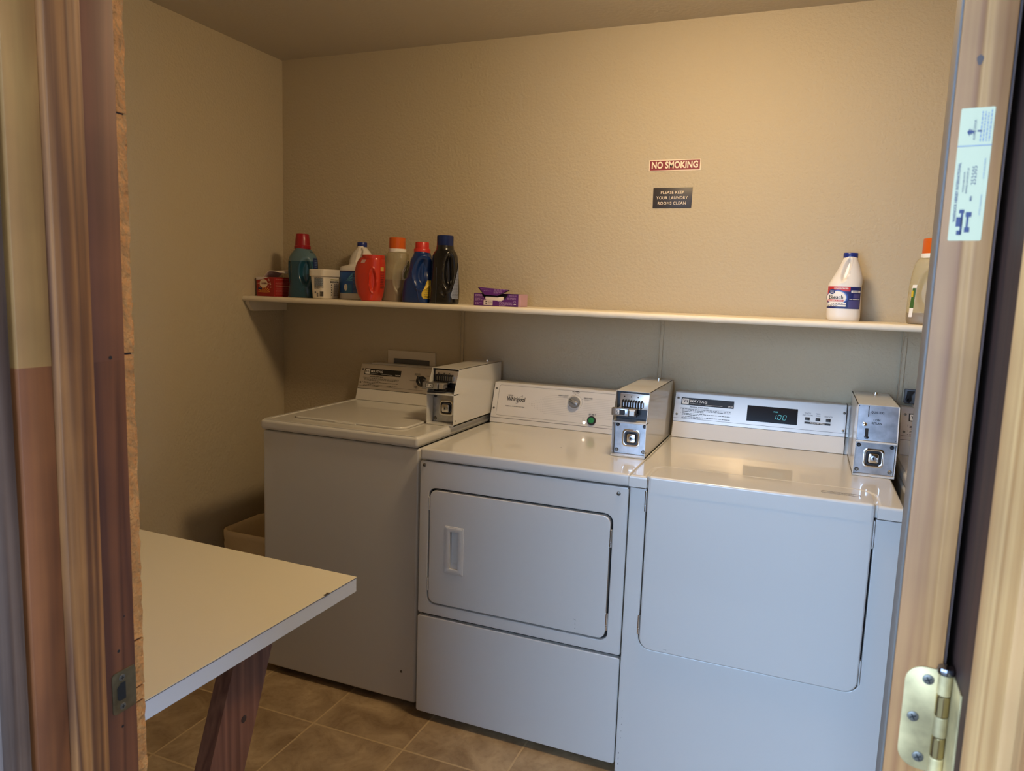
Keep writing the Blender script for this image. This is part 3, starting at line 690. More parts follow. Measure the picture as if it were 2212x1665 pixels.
    kb.box(-.0195, .0195, -.0062, .0062, -.002, .0055, P('silver_grip', (150, 150, 148), .25, metal=.4), r=.002, seg=2, T=TT)
    kb.box(-.0190, -.004, -.0008, .0008, .0050, .0060, M_black, T=TT)
    build(kb, 'dial_knob', con, 'round grey dial knob')
    bt = MB().lathe([(.0168, 0), (.0168, .006), (.0148, .0085), (.0105, .0085)], fr, M_print, 32, cu=.4111, cv=.0443)
    bt.lathe([(.0112, .0085), (.0104, .0098), (.006, .0102)], fr, P('green_button', (38, 128, 72), .25), 28, cu=.4111, cv=.0443)
    build(bt, 'start_button', con, 'green button in a black ring')
    build(MB().lathe([(.0052, 0), (.005, .0016), (.003, .0026)], fr, P('pilot_light', (255, 235, 220), .3, emit=(1, .78, .62), es=4), 18, cu=.3831, cv=.0343), 'pilot_light', con, 'small lit indicator lamp')
    for (a, b) in ((.0111, .1359), (.0105, .0575)):
        q = MB(); screw(q, fr, a, b, .0045); build(q, 'screw', con)
    c = coin_box(t, .574, .684, zt+.001, 1.040, 1.134, -.507, -.475, -.055, 'slide', 'white enamelled coin box with a steel slide')
    fz = Fr((0, 0, 1.134), (1, 0, 0), (0, 1, 0)); pr = MB(); rnd = random.Random(9)
    for (b, n_) in ((-.31, 2), (-.35, 1)): pr.scribble(fz, .588, .662, b, n_, .008, .0025, .0006, P('faded_print', (170, 160, 138), .6), rnd, last=1)
    build(pr, 'faded_print', c, smooth=False)
    sp_ = MB().disc(Fr((0, 0, zt), (1, 0, 0), (0, 1, 0)), .395, -.47, .0022, .0005, M_black, 10)
    build(sp_, 'chip_mark', t, smooth=False)
dryer_middle()

def dryer_right():
    x0, x1, yf, zs, zt = .690, 1.3925, -.7247, .8923, .929
    t = thing('clothes_dryer', ((x0+x1)/2, -.35, ZF), 'clothes dryer with a lit display and wide door, nearest the open door', 'dryer', 'coin clothes dryers')
    cb = MB().box(x0, x1, yf+.018, -.03, -.0, zs-.002, M_enam, r=.006, seg=2)
    cb.box(x0+.02, x1-.02, yf+.02, -.04, zs-.01, zs+.01, M_black); cb.box(x0+.05, x1-.06, yf+.010, yf+.02, .40, zs+.002, M_black)
    build(cb, 'cabinet', t, wn=True)
    for (a, b) in ((x0+.06, yf+.09), (x1-.06, yf+.09), (x0+.06, -.1), (x1-.06, -.1)):
        build(MB().lathe([(.018, ZF), (.018, -.006), (.012, -.004), (.012, .006)], Fr((0, 0, 0), (1, 0, 0), (0, 1, 0)), M_black, 16, cu=a, cv=b), 'foot', t)
    ff = Fr((0, yf, 0), (1, 0, 0), (0, 0, 1))
    dx0, dx1, dz0 = .7435, 1.3255, .4135
    # front sheet with the door notch
    n0, n1, nz, R = dx0-.0045, dx1+.0048, dz0-.004, .036
    notch = [(n1, zs-.003)] + [(n1-R+R*cos(a), nz+R+R*sin(a)) for a in [-pi/2*k/6 for k in range(7)]] + [(n0+R+R*cos(a), nz+R+R*sin(a)) for a in [-pi/2-pi/2*k/6 for k in range(7)]] + [(n0, zs-.003)]
    poly = [(x0, zs-.003), (x0, .0), (x1, .0), (x1, zs-.003)] + notch
    build(MB().prism(poly, ff, -.018, 0, M_enam, r=.0035, seg=2), 'front_panel', t, wn=True)
    # deck with cut-out for the door top: corner blocks and the field behind
    dk = MB(); fz = Fr((0, 0, 0), (1, 0, 0), (0, 1, 0))
    R2 = .05; c0, c1, cy = dx0-.004, dx1+.007, -.585
    poly = [(x0-.001, yf-.012), (c0, yf-.012)] + [(c0+R2-R2*cos(a), cy-R2+R2*sin(a)) for a in [pi/2*k/8 for k in range(9)]] + [(c1-R2+R2*sin(a), cy-R2+R2*cos(a)) for a in [pi/2*k/8 for k in range(9)]] + [(c1, yf-.012), (x1+.001, yf-.012), (x1+.001, -.03), (x0-.001, -.03)]
    dk.prism(poly, fz, zs+.002, zt, M_enam, r=.009, seg=4)
    build(dk, 'top_panel', t, wn=True)
    build(MB().box(dx0-.008, dx1+.010, yf+.004, cy+.006, zs, zt-.0035, M_enam), 'top_sill', t)
    # door: front slab wrapping over the top
    d = MB()
    d.prism(rrect(dx0, dx1, dz0, zt-.006, [.034, .034, .006, .006], 7), ff, -.006, .0117, M_enam, r=.005, seg=3)
    d.prism(rrect(dx0, dx1, yf-.0125, cy-.0025, [.009, .009, .047, .047], 7), fz, zt-.046, zt+.0022, M_enam, r=.0075, seg=4)
    door = build(d, 'door', t, wn=True)
    lb = MB(); fo = Fr((1.197, -.668, zt+.0022), (1, -.02, 0), (0.02, 1, 0))
    lb.ring(rrect(0, .098, -.008, .014, .0108, 6), rrect(.0008, .0972, -.0072, .0132, .0102, 6), fo, .0, .0006, M_greyprint)
    lb.text(fo, 'OPEN DRYER HERE', .049, .003, .0092, .0006, M_greyprint, .015, sx=.82)
    build(lb, 'door_lettering', door, smooth=False)
    for (a, b) in ((.823, .885), (.452, .512)):
        hm = MB(); hinge_pin(hm, dx0-.005, yf-.002, a, b); build(hm, 'hinge', door, 'shiny steel hinge')
    for (a, b) in ((.812, .886), (.436, .505)):
        build(MB().box(dx1+.0008, dx1+.0044, yf-.006, yf+.006, a, b, M_enam, r=.001, seg=1), 'catch_strip', t)
    sc = MB(); ff2 = Fr((0, yf-.0125, 0), (1, 0, 0), (0, 0, 1))
    for (a, b) in ((.815, .4262), (.8195, .4262), (.8225, .4256)): sc.rect(ff2, a, a+.002, b, b+.001, .0003, M_greyprint)
    for k in range(5): sc.rect(ff, .7035, .7045, .20-.022*k, .203-.022*k, .0004, M_greyprint)
    for k in range(3): sc.rect(ff, .6995, .7010, .06-.018*k, .066-.018*k, .0004, M_print)
    build(sc, 'chip_marks', t, smooth=False)
    co = console_body(.6955, 1.2885, -.1, zt+.0005, -.05, 1.092, -.008, M_enam2, r=.004)
    co.box(1.2740, 1.2750, -.112, -.02, zt, 1.094, M_black)
    con = build(co, 'console', t, wn=True)
    fr = Fr((.70, -.1, zt), (1, 0, 0), (0, .05, .161))
    cl = .5735
    cl = .5835
    fp = MB().prism([(-.003, .0600), (cl, .0600), (cl, .166), (-.003, .166)], fr, 0, .0012, M_alu)
    fp.rect(fr, -.003, cl, .0712, .0722, .0015, M_print); fp.rect(fr, -.003, cl, .0588, .0600, .0008, M_black)
    build(fp, 'faceplate', con, 'bright brushed metal plate')
    nameplate(fr, .0200, .2062, .1220, .1492, 'DRYER', con); rules_print(fr, .018, .1185, con, M_print)
    ds = MB().prism([(.2528, .0847), (.4205, .0847), (.4205, .1405), (.2528, .1405)], fr, .0010, .0024, P('black_glass', (10, 12, 18), .12))
    disp = build(ds, 'display', con, 'black display glass with pale blue digits')
    M_led = P('display_digits', (70, 150, 160), .5, emit=(.12, .52, .58), es=.9)
    dg = MB()
    def seg7(a, b, h, code):
        w_ = h*.62; s = .0011; sk = .16
        segs = {'a': ((0, h), (w_, h)), 'b': ((w_, h), (w_, h/2)), 'c': ((w_, h/2), (w_, 0)), 'd': ((0, 0), (w_, 0)), 'e': ((0, 0), (0, h/2)), 'f': ((0, h/2), (0, h)), 'g': ((0, h/2), (w_, h/2))}
        for c in code:
            (xa, ya), (xb, yb2) = segs[c]
            if ya == yb2: pts = [(xa+s, ya-s/2), (xb-s, ya-s/2), (xb-s, ya+s/2), (xa+s, ya+s/2)]
            else:
                lo_, hi_ = min(ya, yb2)+s*.7, max(ya, yb2)-s*.7; pts = [(xa-s/2, lo_), (xa+s/2, lo_), (xa+s/2, hi_), (xa-s/2, hi_)]
            dg.poly(fr, [(a+x+y*sk, b+y) for x, y in pts], .0028, M_led)
    seg7(.339, .0985, .016, 'bc'); seg7(.3555, .0985, .016, 'abcdef'); seg7(.3725, .0985, .016, 'abcdef')
    dg.rect(fr, .3520, .3535, .0980, .0995, .0028, M_led)
    dg.text(fr, 'PRICE', .3480, .1240, .0055, .0028, M_led, .01)
    build(dg, 'display_digits', con, 'glowing digits 1.00', smooth=False)
    for a in (.4527, .4862, .5191):
        build(MB().prism(rrect(a-.0075, a+.0075, .1055, .1160, .0005, 1), fr, .001, .0042, M_print, r=.0006), 'push_button', con, 'small black push button')
    tx = MB()
    for (s, a, b) in (('WHITES', .4527, .1300), ('AND COLORS', .4527, .1230), ('PERM.', .4862, .1300), ('PRESS', .4862, .1230), ('DELICATES', .5191, .1230)):
        tx.text(fr, s, a, b, .0064, .0016, M_print, .0, sx=.82 if len(s) > 8 else .95)
    tx.prism([(.4440, .0935), (.5270, .0935), (.5270, .1005), (.4440, .1005)], fr, .0012, .0016, M_print)
    tx.text(fr, 'FABRIC SETTINGS', .4855, .0970, .0058, .0020, M_white, .01)
    build(tx, 'console_lettering', con, smooth=False)
    for (a, b) in ((.0084, .1458), (.0078, .0859), (.568, .1410), (.5675, .0800)):
        q = MB(); screw(q, fr, a, b, .0045, h=.0012); build(q, 'screw', con)
    cbx = coin_box(t, 1.2865, 1.3985, zt+.001, 1.036, 1.140, -.405, -.378, -.035, 'flat', 'white enamelled coin box with a flat steel coin plate')
    pl = MB(); fz2 = Fr((0, 0, 1.140), (1, 0, 0), (0, 1, 0)); pl.rect(fz2, 1.291, 1.395, -.165, -.164, .0004, M_greyprint); pl.rect(fz2, 1.2935, 1.2943, -.155, -.060, .0004, M_greyprint)
    build(pl, 'panel_seam', cbx, smooth=False)
dryer_right()
washer(1.4225, 'washing machine mostly hidden behind the open door, right of the dryers', with_box=False)

# ------------------------------------------------------------------ shelf
SZ, SY, STH = 1.378, -.266, .021
sh = thing('wall_shelf', (.5, 0, SZ), 'long cream wall shelf with rounded front edge carrying the bottles', 'shelf')
build(MB().box(XL+.001, XR-.002, SY-.004, -.001, SZ-STH, SZ, M_shelf, r=.009, seg=4, sel=lambda c, d: c.y < -.2 and abs(d.x) > .1), 'shelf_board', sh, wn=True)
cl = MB(); fcl = Fr((XL, 0, 0), (0, 1, 0), (0, 0, 1))
cl.prism([(-.002, 1.3565), (-.002, 1.314), (-.222, 1.314), (-.250, 1.346), (-.250, 1.3565)][::-1], fcl, .001, .020, M_shelf)
build(cl, 'end_cleat', sh, 'painted wooden cleat under the left end')
for xx in (-.208, .6225, 1.434):
    st = MB().box(xx-.0075, xx+.0075, -.006, -.0005, .95, SZ-STH, M_wall, r=.001, seg=1)
    st.box(xx-.0075, xx-.0045, -.011, -.0005, .95, SZ-STH, M_wall, r=.001, seg=1)
    fq = Fr((xx, -.006, 0), (1, 0, 0), (0, 0, 1)); st.lathe([(.004, 0), (.0035, .0015), (.002, .002)], fq, M_wall, 12, cu=.002, cv=1.33)
    build(st, 'bracket_strip', sh, 'thin painted strip on the wall')

# ------------------------------------------------------------------ signs and outlet boxes on the wall
fw = Fr((0, -.0006, 0), (1, 0, 0), (0, 0, 1))
M_red = P('sign_red', (128, 24, 30), .45); M_cream = P('sign_cream', (236, 218, 190), .5); M_sgrey = P('sign_brown_black', (52, 46, 44), .45)
a0, a1, b0, b1 = .5385, .7255, 1.8925, 1.9325
t = thing('no_smoking_sign', ((a0+a1)/2, 0, b0), 'red NO SMOKING sign on the cream wall', 'sign')
build(MB().prism([(a0, b0), (a1, b0), (a1, b1), (a0, b1)], fw, 0, .0012, M_cream).prism([(a0+.003, b0+.003), (a1-.003, b0+.003), (a1-.003, b1-.003), (a0+.003, b1-.003)], fw, .0012, .0014, M_red), 'sign_board', t)
build(MB().text(fw, 'NO SMOKING', (a0+a1)/2, (b0+b1)/2, .0325, .0018, M_cream, .034, sx=.80, sp=1.03), 'sign_lettering', t, smooth=False)
a0, a1, b0, b1 = .5595, .7020, 1.7600, 1.8325
t = thing('laundry_sign', ((a0+a1)/2, 0, b0), 'dark sign asking to keep laundry rooms clean', 'sign')
build(MB().prism([(a0+.001, b0), (a1-.001, b0), (a1, b1), (a0, b1)], fw, 0, .0025, M_sgrey, r=.0005), 'sign_board', t)
tx = MB()
for k, s in enumerate(('PLEASE KEEP', 'YOUR LAUNDRY', 'ROOMS CLEAN')): tx.text(fw, s, (a0+a1)/2-.001, b1-.0175-k*.0193, .0150, .0030, M_cream, .006, sx=.92, sp=1.12)
build(tx, 'sign_lettering', t, smooth=False)

M_obox = P('outlet_box_frame', (206, 196, 176), .5); M_oin = P('outlet_box_shade', (92, 92, 90), .5)
t = thing('water_outlet_box', (-.445, 0, 1.0), 'recessed white plastic wall box behind the left washing machine', 'outlet box')
build(MB().ring(rrect(-.563, -.330, .98, 1.164, .003, 3), rrect(-.533, -.357, 1.0, 1.129, .003, 3), fw, 0, .008, M_obox, r=.002), 'box_frame', t)
build(MB().rect(fw, -.535, -.355, .998, 1.131, .001, M_oin), 'box_shade', t)  # flat dark grey stands in for the shade inside the recess
t = thing('water_outlet_box', (1.52, 0, 1.11), 'grey wall box with black valves beside the door edge', 'outlet box')
build(MB().prism(rrect(1.448, 1.60, 1.110, 1.157, .003, 3), fw, 0, .02, P('grey_box', (96, 98, 102), .5), r=.002), 'box_body', t)
vb = MB(); fg = Fr((0, -.0206, 0), (1, 0, 0), (0, 0, 1))
build(vb.prism([(1.453, 1.118), (1.462, 1.112), (1.468, 1.122), (1.466, 1.138), (1.476, 1.152), (1.455, 1.152)], fg, 0, .012, M_black, r=.001), 'valve', t, 'black valve lever')
for z in (1.124,): build(MB().lathe([(.007, 0), (.006, .01), (.003, .012)], fg, M_black, 14, cu=1.458, cv=z), 'valve_knob', t)

# ------------------------------------------------------------------ table
TX, TY, TZ = .135, -1.282, .7185
tb = thing('folding_table', (-.5, -1.65, ZF), 'cream laminate folding table along the left wall with a slanted wooden leg', 'table')
M_lam = P('cream_laminate', (220, 213, 192), .45, bump=(300, .03, .001)); M_edge = P('laminate_edge', (206, 210, 216), .4); M_core = P('dark_core_line', (58, 44, 36), .8)
TT = Matrix.Translation((TX, TY, 0)) @ Matrix.Rotation(radians(-1.3), 4, 'Z')
mb = MB()
mb.box(-1.235, -.0010, -.742, -.0010, TZ-.0375, TZ-.0012, M_edge, T=TT); mb.box(-1.236, -.0004, -.7425, -.0004, TZ-.0030, TZ-.0016, M_core, T=TT); mb.box(-1.236, 0, -.743, 0, TZ-.0014, TZ, M_lam, T=TT)
mb.box(-1.235, -.002, -.741, -.002, TZ-.0385, TZ-.037, M_core, T=TT)
build(mb, 'table_top', tb)
ch = MB(); ch.poly(Fr(TT @ Vector((0, 0, TZ)), (1, 0, 0), (0, 1, 0)), [(-.001, -.130), (-.009, -.126), (-.006, -.118), (-.010, -.112), (-.001, -.108)], .0003, M_core)
build(ch, 'edge_chip', tb, 'chipped spot on the laminate edge', smooth=False)
W_leg = wood('table_leg_wood', (98, 58, 42), (136, 90, 66), ring=14, stretch=.06, bump=.25)
def slant_leg(xc, y_top, lean):
    lg = MB(); H = TZ-.039-ZF
    fr = Fr((xc-.038, 0, 0), (0, 1, 0), (0, 0, 1))
    yb = y_top-H*math.tan(lean); wd = .121
    lg.prism([(yb-wd/2, ZF), (yb+wd/2, ZF), (y_top+wd/2, TZ-.039), (y_top-wd/2, TZ-.039)], fr, 0, .038, W_leg, r=.0015)
    return lg
lean = radians(20.5)
build(slant_leg(.08, -1.576, lean), 'leg', tb, 'slanted reddish wooden leg')
build(slant_leg(-.95, -1.576, lean), 'leg', tb)
kn = MB().lathe([(.008, 0), (.0065, .0006)], Fr((.0805, 0, 0), (0, 1, 0), (0, 0, 1)), P('leg_knot', (58, 40, 34), .6), 14, cu=-1.622, cv=.515)
build(kn, 'knot', tb)
build(MB().box(-1.10, .03, -1.60, -1.56, TZ-.10, TZ-.039, W_leg, r=.002, seg=1), 'cross_rail', tb)

# ------------------------------------------------------------------ waste basket with liner
wb = thing('waste_basket', (-.87, -.37, ZF), 'waste basket with cream liner between left wall and washing machine', 'waste basket')
def basket(z_list, mat, thick=None, wav=0):
    mb = MB(); V = []; F = []; n = 0
    for (z, ins, wv) in z_list:
        pts = rrect(-1.035+ins, -.700-ins, -.505+ins, -.245-ins, .04, 8); n = len(pts)
        for i, (a, b) in enumerate(pts):
            q = wv*sin(i*2.3+z*37)+wv*.6*sin(i*.9+z*90); c = Vector((a+.87, b+.375, 0)).normalized()
            V.append((a+c.x*q, b+c.y*q, z+wv*.8*sin(i*.55)))
    for k in range(len(z_list)-1):
        for i in range(n): j = (i+1) % n; F.append((k*n+i, k*n+j, (k+1)*n+j, (k+1)*n+i))
    return mb.add(V, F, mat), n, len(z_list)
mb, n, k = basket([(ZF+.002, .045, 0), (.10, .034, 0), (.25, .018, 0), (.40, .003, 0), (.412, .0, 0), (.400, .006, 0), (ZF+.02, .05, 0)], P('beige_plastic', (196, 176, 140), .5))
mb.f.append([i for i in range(n)][::-1]); mb.m.append(0)
build(mb, 'basket_body', wb)
mb, n, k = basket([(.12, .040, .002), (.30, .020, .003), (.405, .008, .002), (.424, .002, .0015), (.428, -.004, .001), (.420, -.009, .0012), (.405, -.008, .0015), (.385, -.004, .0045), (.36, -.005, .007), (.335, -.001, .008), (.31, .003, .006), (.30, .004, .004)], P('liner_cloth', (222, 200, 160), .7, bump=(30, .3, .01)))
build(mb, 'liner', wb, 'cream bag folded over the rim', ang=80)

# ------------------------------------------------------------------ shelf goods
def loft_eval(prof, z):
    """prof rows: (z, xl, xr, depth, n); smooth interpolation"""
    if z <= prof[0][0]: return prof[0][1:]
    if z >= prof[-1][0]: return prof[-1][1:]
    for i in range(len(prof)-1):
        if prof[i][0] <= z <= prof[i+1][0]: break
    p1, p2 = prof[i], prof[i+1]; p0 = prof[i-1] if i else p1; p3 = prof[i+2] if i+2 < len(prof) else p2
    t = (z-p1[0])/max(1e-9, p2[0]-p1[0]); out = []
    for c in range(1, 5):
        d1 = (p2[c]-p0[c])/max(1e-6, p2[0]-p0[0])*(p2[0]-p1[0]); d2 = (p3[c]-p1[c])/max(1e-6, p3[0]-p1[0])*(p2[0]-p1[0])
        lim = 3*(p2[c]-p1[c]); 
        if lim == 0: d1 = d2 = 0
        else:
            d1 = max(min(d1/lim, 1), 0)*lim; d2 = max(min(d2/lim, 1), 0)*lim
        h = (2*t**3-3*t**2+1)*p1[c]+(t**3-2*t**2+t)*d1+(-2*t**3+3*t**2)*p2[c]+(t**3-t**2)*d2
        out.append(h)
    return out
class Bottle:
    """bottle body from measured silhouette widths; surface coordinates (x, z) are silhouette-plane
    coordinates seen from the doorway, wrapped round the true rounded body"""
    def __init__(s, prof, yc, dents=()):
        s.yc = yc; s.dents = dents; xm = sum((r[1]+r[2])/2 for r in prof)/len(prof)
        s.s = (xm-1.13)/(yc+2.774); out = []
        for z, xl, xr, d, n in prof:
            A = (xr-xl)/2; p = n/(n-1); q = abs(s.s)*d
            a = max(A**p-q**p, (A*.5)**p)**(1/p); c = (xl+xr)/2; out.append((z, c-a, c+a, d, n))
        s.prof = out; s.cache = {}
    def pt(s, th, z, inset=0, ed=0):
        xl, xr, d, n = loft_eval(s.prof, z); a = (xr-xl)/2-inset-ed; c = (xl+xr)/2; d = d-inset-ed; ct, st = cos(th), sin(th)
        X = abs(ct)**(2/n)*(1 if ct >= 0 else -1); Y = abs(st)**(2/n)*(1 if st >= 0 else -1)
        nx = abs(X)**(n-1)*(1 if X >= 0 else -1)/a; ny = -abs(Y)**(n-1)*(1 if Y >= 0 else -1)/d; L = sqrt(nx*nx+ny*ny) or 1
        return c+a*X, s.yc-d*Y, nx/L, ny/L
    def app(s, th, z):
        x, y, _, _ = s.pt(th, z); return x+s.s*(s.yc-y)
    def span(s, z):
        k = round(z, 4)
        if k not in s.cache:
            ths = [radians(215-k2*3.2) for k2 in range(91)]; g = [s.app(t, z) for t in ths]
            s.cache[k] = (ths[g.index(min(g))], ths[g.index(max(g))], min(g), max(g))
        return s.cache[k]
    def theta(s, x, z):
        t0, t1, g0, g1 = s.span(z)
        if x <= g0: return t0
        if x >= g1: return t1
        for _ in range(22):
            m = (t0+t1)/2
            if s.app(m, z) < x: t0 = m
            else: t1 = m
        return (t0+t1)/2
    def push(s, x, z):
        q = 0
        for (cx, cz, rx, rz, dep, rot, ridge) in s.dents:
            dx, dz = x-cx, z-cz; c, d = cos(rot), sin(rot); u, v = dx*c+dz*d, -dx*d+dz*c
            e = sqrt((u/rx)**2+(v/rz)**2)
            if e < 1: k = min(1, (1-e)/.40); k = k*k*(3-2*k); q += dep*k
            if ridge: q -= ridge*math.exp(-((e-1.08)/.07)**2)
        return q
    def warp(s, a, b, h):
        th = s.theta(a, b); x, y, nx, ny = s.pt(th, b); q = s.push(a, b); o = .0006+h-q
        return Vector((x+nx*o, y+ny*o, b))
    def mesh(s, mat, mb=None, N=120, dz=.0026, zmat=None, inset=0, ztop=None):
        mb = mb or MB(); z0, z1 = s.prof[0][0], (ztop or s.prof[-1][0]); M = int((z1-z0)/dz)+1
        zs = [z0+(z1-z0)*k/M for k in range(M+1)]; V = []; F = []
        rb = .004
        zs = sorted([z0, z0+.0008, z0+.002] + zs[1:]); M = len(zs)-1
        for k, z in enumerate(zs):
            sh = min(1, (z-z0)/rb); ed = rb*(1-sqrt(max(0, 1-(1-sh)**2)))
            tL, tR, _, _ = s.span(z)
            for i in range(N):
                th = radians(215)-2*pi*i/N; x, y, nx, ny = s.pt(th, z, inset, ed)
                if tR <= th <= tL and s.dents:
                    q = s.push(s.app(th, z), z); x -= nx*q; y -= ny*q
                V.append((x, y, z))
        f0 = len(mb.f)
        for k in range(M):
            for i in range(N): j = (i+1) % N; F.append((k*N+j, k*N+i, (k+1)*N+i, (k+1)*N+j))
        F.append([i for i in range(N)]); F.append([M*N+N-1-i for i in range(N)])
        mb.add(V, F, mat)
        if zmat:
            zc, m2 = zmat; i2 = mb.mi(m2)
            for q in range(f0, len(mb.f)):
                if sum(mb.v[a].z for a in mb.f[q])/len(mb.f[q]) > zc: mb.m[q] = i2
        return mb
    def patch(s, mb, x0, x1, z0, z1, h, mat, nx=14, nz=6, shape=None):
        """shape(t) -> (xa, xb) limits at height fraction t, else a rectangle"""
        V = []; F = []
        for k in range(nz+1):
            t = k/nz; z = z0+(z1-z0)*t; xa, xb = shape(t) if shape else (x0, x1)
            for i in range(nx+1): V.append(s.warp(xa+(xb-xa)*i/nx, z, h))
        for k in range(nz):
            for i in range(nx): a = k*(nx+1)+i; F.append((a, a+1, a+nx+2, a+nx+1))
        return mb.add(V, F, mat)
    def disc(s, mb, cx, cz, rx, rz, h, mat, n=24, rings=6):
        V = [s.warp(cx, cz, h)]; F = []
        for r in range(1, rings+1): V += [s.warp(cx+rx*r/rings*cos(2*pi*i/n), cz+rz*r/rings*sin(2*pi*i/n), h) for i in range(n)]
        F += [(0, 1+i, 1+(i+1) % n) for i in range(n)]
        for r in range(rings-1):
            F += [(1+r*n+i, 1+(r+1)*n+i, 1+(r+1)*n+(i+1) % n, 1+r*n+(i+1) % n) for i in range(n)]
        return mb.add(V, F, mat)
def cyl(mb, x, y, prof, mat, n=40):
    k = 1/sqrt(1+((x-1.13)/(y+2.774))**2)
    return mb.lathe([(r*k, h) for r, h in prof], Fr((x, y, 0), (1, 0, 0), (0, 1, 0)), mat, n)
def slide_to(t, y_old, y_new, xc):
    """push a finished thing back or forward on the shelf along the line of sight, keeping its size in view"""
    k = (y_new+2.774)/(y_old+2.774); l = t.location; x = l.x; y = l.y
    t.location = (1.13+(x-1.13)*k, y_new+(y-y_old)*k, l.z); t.scale = (k, k, k)
B0 = SZ
def PL(name, rgb, rough=.35): return P(name, rgb, rough)

# red dryer sheet box with a sheet hanging out
t = thing('dryer_sheet_box', (-1.03, -.14, SZ), 'small red box with a white dryer sheet sticking out, leftmost on the shelf', 'box')
R_ = radians(14); bu = Vector((cos(-R_), sin(-R_), 0)); 
bT = Matrix.Translation((-1.116, -.195, SZ)) @ Matrix.Rotation(-0.10, 4, 'Z')
M_rb = P('red_carton', (158, 34, 30), .45); M_rb2 = P('orange_carton', (190, 84, 40), .45); M_sheet = P('white_sheet', (226, 216, 206), .8)
mb = MB(); mb.box(0, .105, 0, .150, .0, .083, M_rb, r=.0015, seg=1, T=bT)
fb = Fr(bT @ Vector((0, 0, 0)), bT.to_3x3() @ Vector((1, 0, 0)), (0, 0, 1))
build(mb, 'carton', t)
fbs = Fr(bT @ Vector((.105, 0, 0)), bT.to_3x3() @ Vector((0, 1, 0)), (0, 0, 1))
lb = MB()
for k in range(9):
    a = pi*(k+.5)/9; lb.poly(fb, [(.046, .016), (.046+.036*cos(a-.08), .016+.026*sin(a-.08)), (.046+.036*cos(a+.08), .016+.026*sin(a+.08))], .0004, P('sun_yellow', (222, 150, 60), .5))
lb.add([fb.p(.044+.024*cos(a), .055+.0185*sin(a), .0008) for a in [2*pi*i/24 for i in range(24)]], [list(range(24))], P('cream_oval', (232, 210, 180), .5))
lb.text(fb, 'Tumble', .044, .056, .0150, .0012, P('brown_ink', (120, 30, 30), .5), .02, sx=.85)
lb.poly(fb, [(.010, .030), (.032, .027), (.034, .036), (.012, .038)], .0006, P('navy_blob', (44, 40, 84), .5))
rnd = random.Random(2)
for k in range(16):
    a, b = rnd.choice([rnd.uniform(.008, .02), rnd.uniform(.066, .084)]), rnd.uniform(.03, .076)
    lb.poly(fb, [(a, b), (a+.005, b+.001), (a+.0035, b+.005)], .0006, P('cream_oval', (232, 210, 180), .5))
lb.scribble(fbs, .008, .13, .074, 1, .004, .0016, .0004, P('pale_red_ink', (206, 130, 120), .6), rnd); lb.scribble(fbs, .008, .13, .062, 3, .0045, .001, .0004, P('pale_red_ink', (206, 130, 120), .6), rnd)
lb.rect(fbs, .008, .13, .045, .0475, .0004, P('cream_oval', (232, 210, 180), .5)); lb.scribble(fbs, .008, .13, .036, 6, .005, .001, .0004, P('pale_red_ink', (206, 130, 120), .6), rnd)
build(lb, 'printed_label', t, smooth=False)
sh_ = MB(); V = []; F = []; NX, NY = 20, 5
for i in range(NX+1):
    u = i/NX; zz = .079+.006*u+.030*max(0, sin((u-.25)*pi/.95))**1.2-.002*(1-u)
    for j in range(NY+1):
        v = j/NY; V.append(bT @ Vector((-.002+.130*u, -.004+.10*v+.01*u, zz+.007*v*sin(u*pi)+.0025*sin(u*14+v*3))))
for i in range(NX):
    for j in range(NY): a = i*(NY+1)+j; F.append((a, a+NY+1, a+NY+2, a+1))
k = len(V); V += [v-Vector((0, 0, .0016)) for v in V]; F += [tuple(reversed([q+k for q in f])) for f in F[:NX*NY]]
for i in range(NX): a = i*(NY+1); F.append((a+NY+1, a, a+k, a+NY+1+k))
fc = MB(); fc.poly(fb, [(0, .083), (0, .070), (.030, .072), (.075, .083)], .0009, M_sheet)
for q in fc.v: pass
sh_.add(V, F, M_sheet); sh_.v += []; 
base = len(sh_.v); sh_.v += fc.v; sh_.f += [[a+base for a in f] for f in fc.f]; sh_.m += [0]*len(fc.f)
build(sh_, 'dryer_sheet', t, 'crumpled white sheet', ang=80)

# teal bottle, red cap
t = thing('detergent_bottle', (-.909, -.14, SZ), 'teal see-through detergent bottle with tall red cap', 'bottle')
b = Bottle([(B0, -.990, -.829, .048, 2.6), (1.40, -.990, -.828, .050, 2.6), (1.44, -.984, -.830, .050, 2.6), (1.49, -.988, -.830, .050, 2.6), (1.535, -.987, -.834, .048, 2.5), (1.560, -.976, -.844, .044, 2.3), (1.578, -.958, -.862, .038, 2.1), (1.592, -.946, -.880, .032, 2)], -.14,
           dents=[(-.897, 1.487, .038, .060, .020, 0, .0015), (-.985, 1.49, .014, .055, .008, 0, 0)])
M_tl = P('teal_liquid', (24, 74, 96), .22, coat=.4); M_tu = P('teal_plastic', (88, 116, 126), .3)
build(b.mesh(M_tl, zmat=(1.533, M_tu)), 'bottle_body', t, 'teal bottle, empty above the liquid line', ang=60)
M_rc = P('red_cap', (150, 22, 34), .28)
cp = MB(); cyl(cp, -.913, -.14, [(.0425, 1.585), (.0440, 1.587), (.0440, 1.597), (.0405, 1.600), (.0385, 1.620), (.0345, 1.646), (.0330, 1.6485), (.030, 1.649)], M_rc)
build(cp, 'cap', t)
lb = MB(); b.patch(lb, -.858, -.834, 1.487, 1.547, .0004, P('navy_label', (22, 42, 92), .4)); b.patch(lb, -.855, -.834, 1.475, 1.4865, .0004, M_white)
for k in range(6): b.patch(lb, -.852, -.838, 1.536-k*.007, 1.538-k*.007, .0008, P('pale_blue', (110, 130, 170), .5), nz=1)
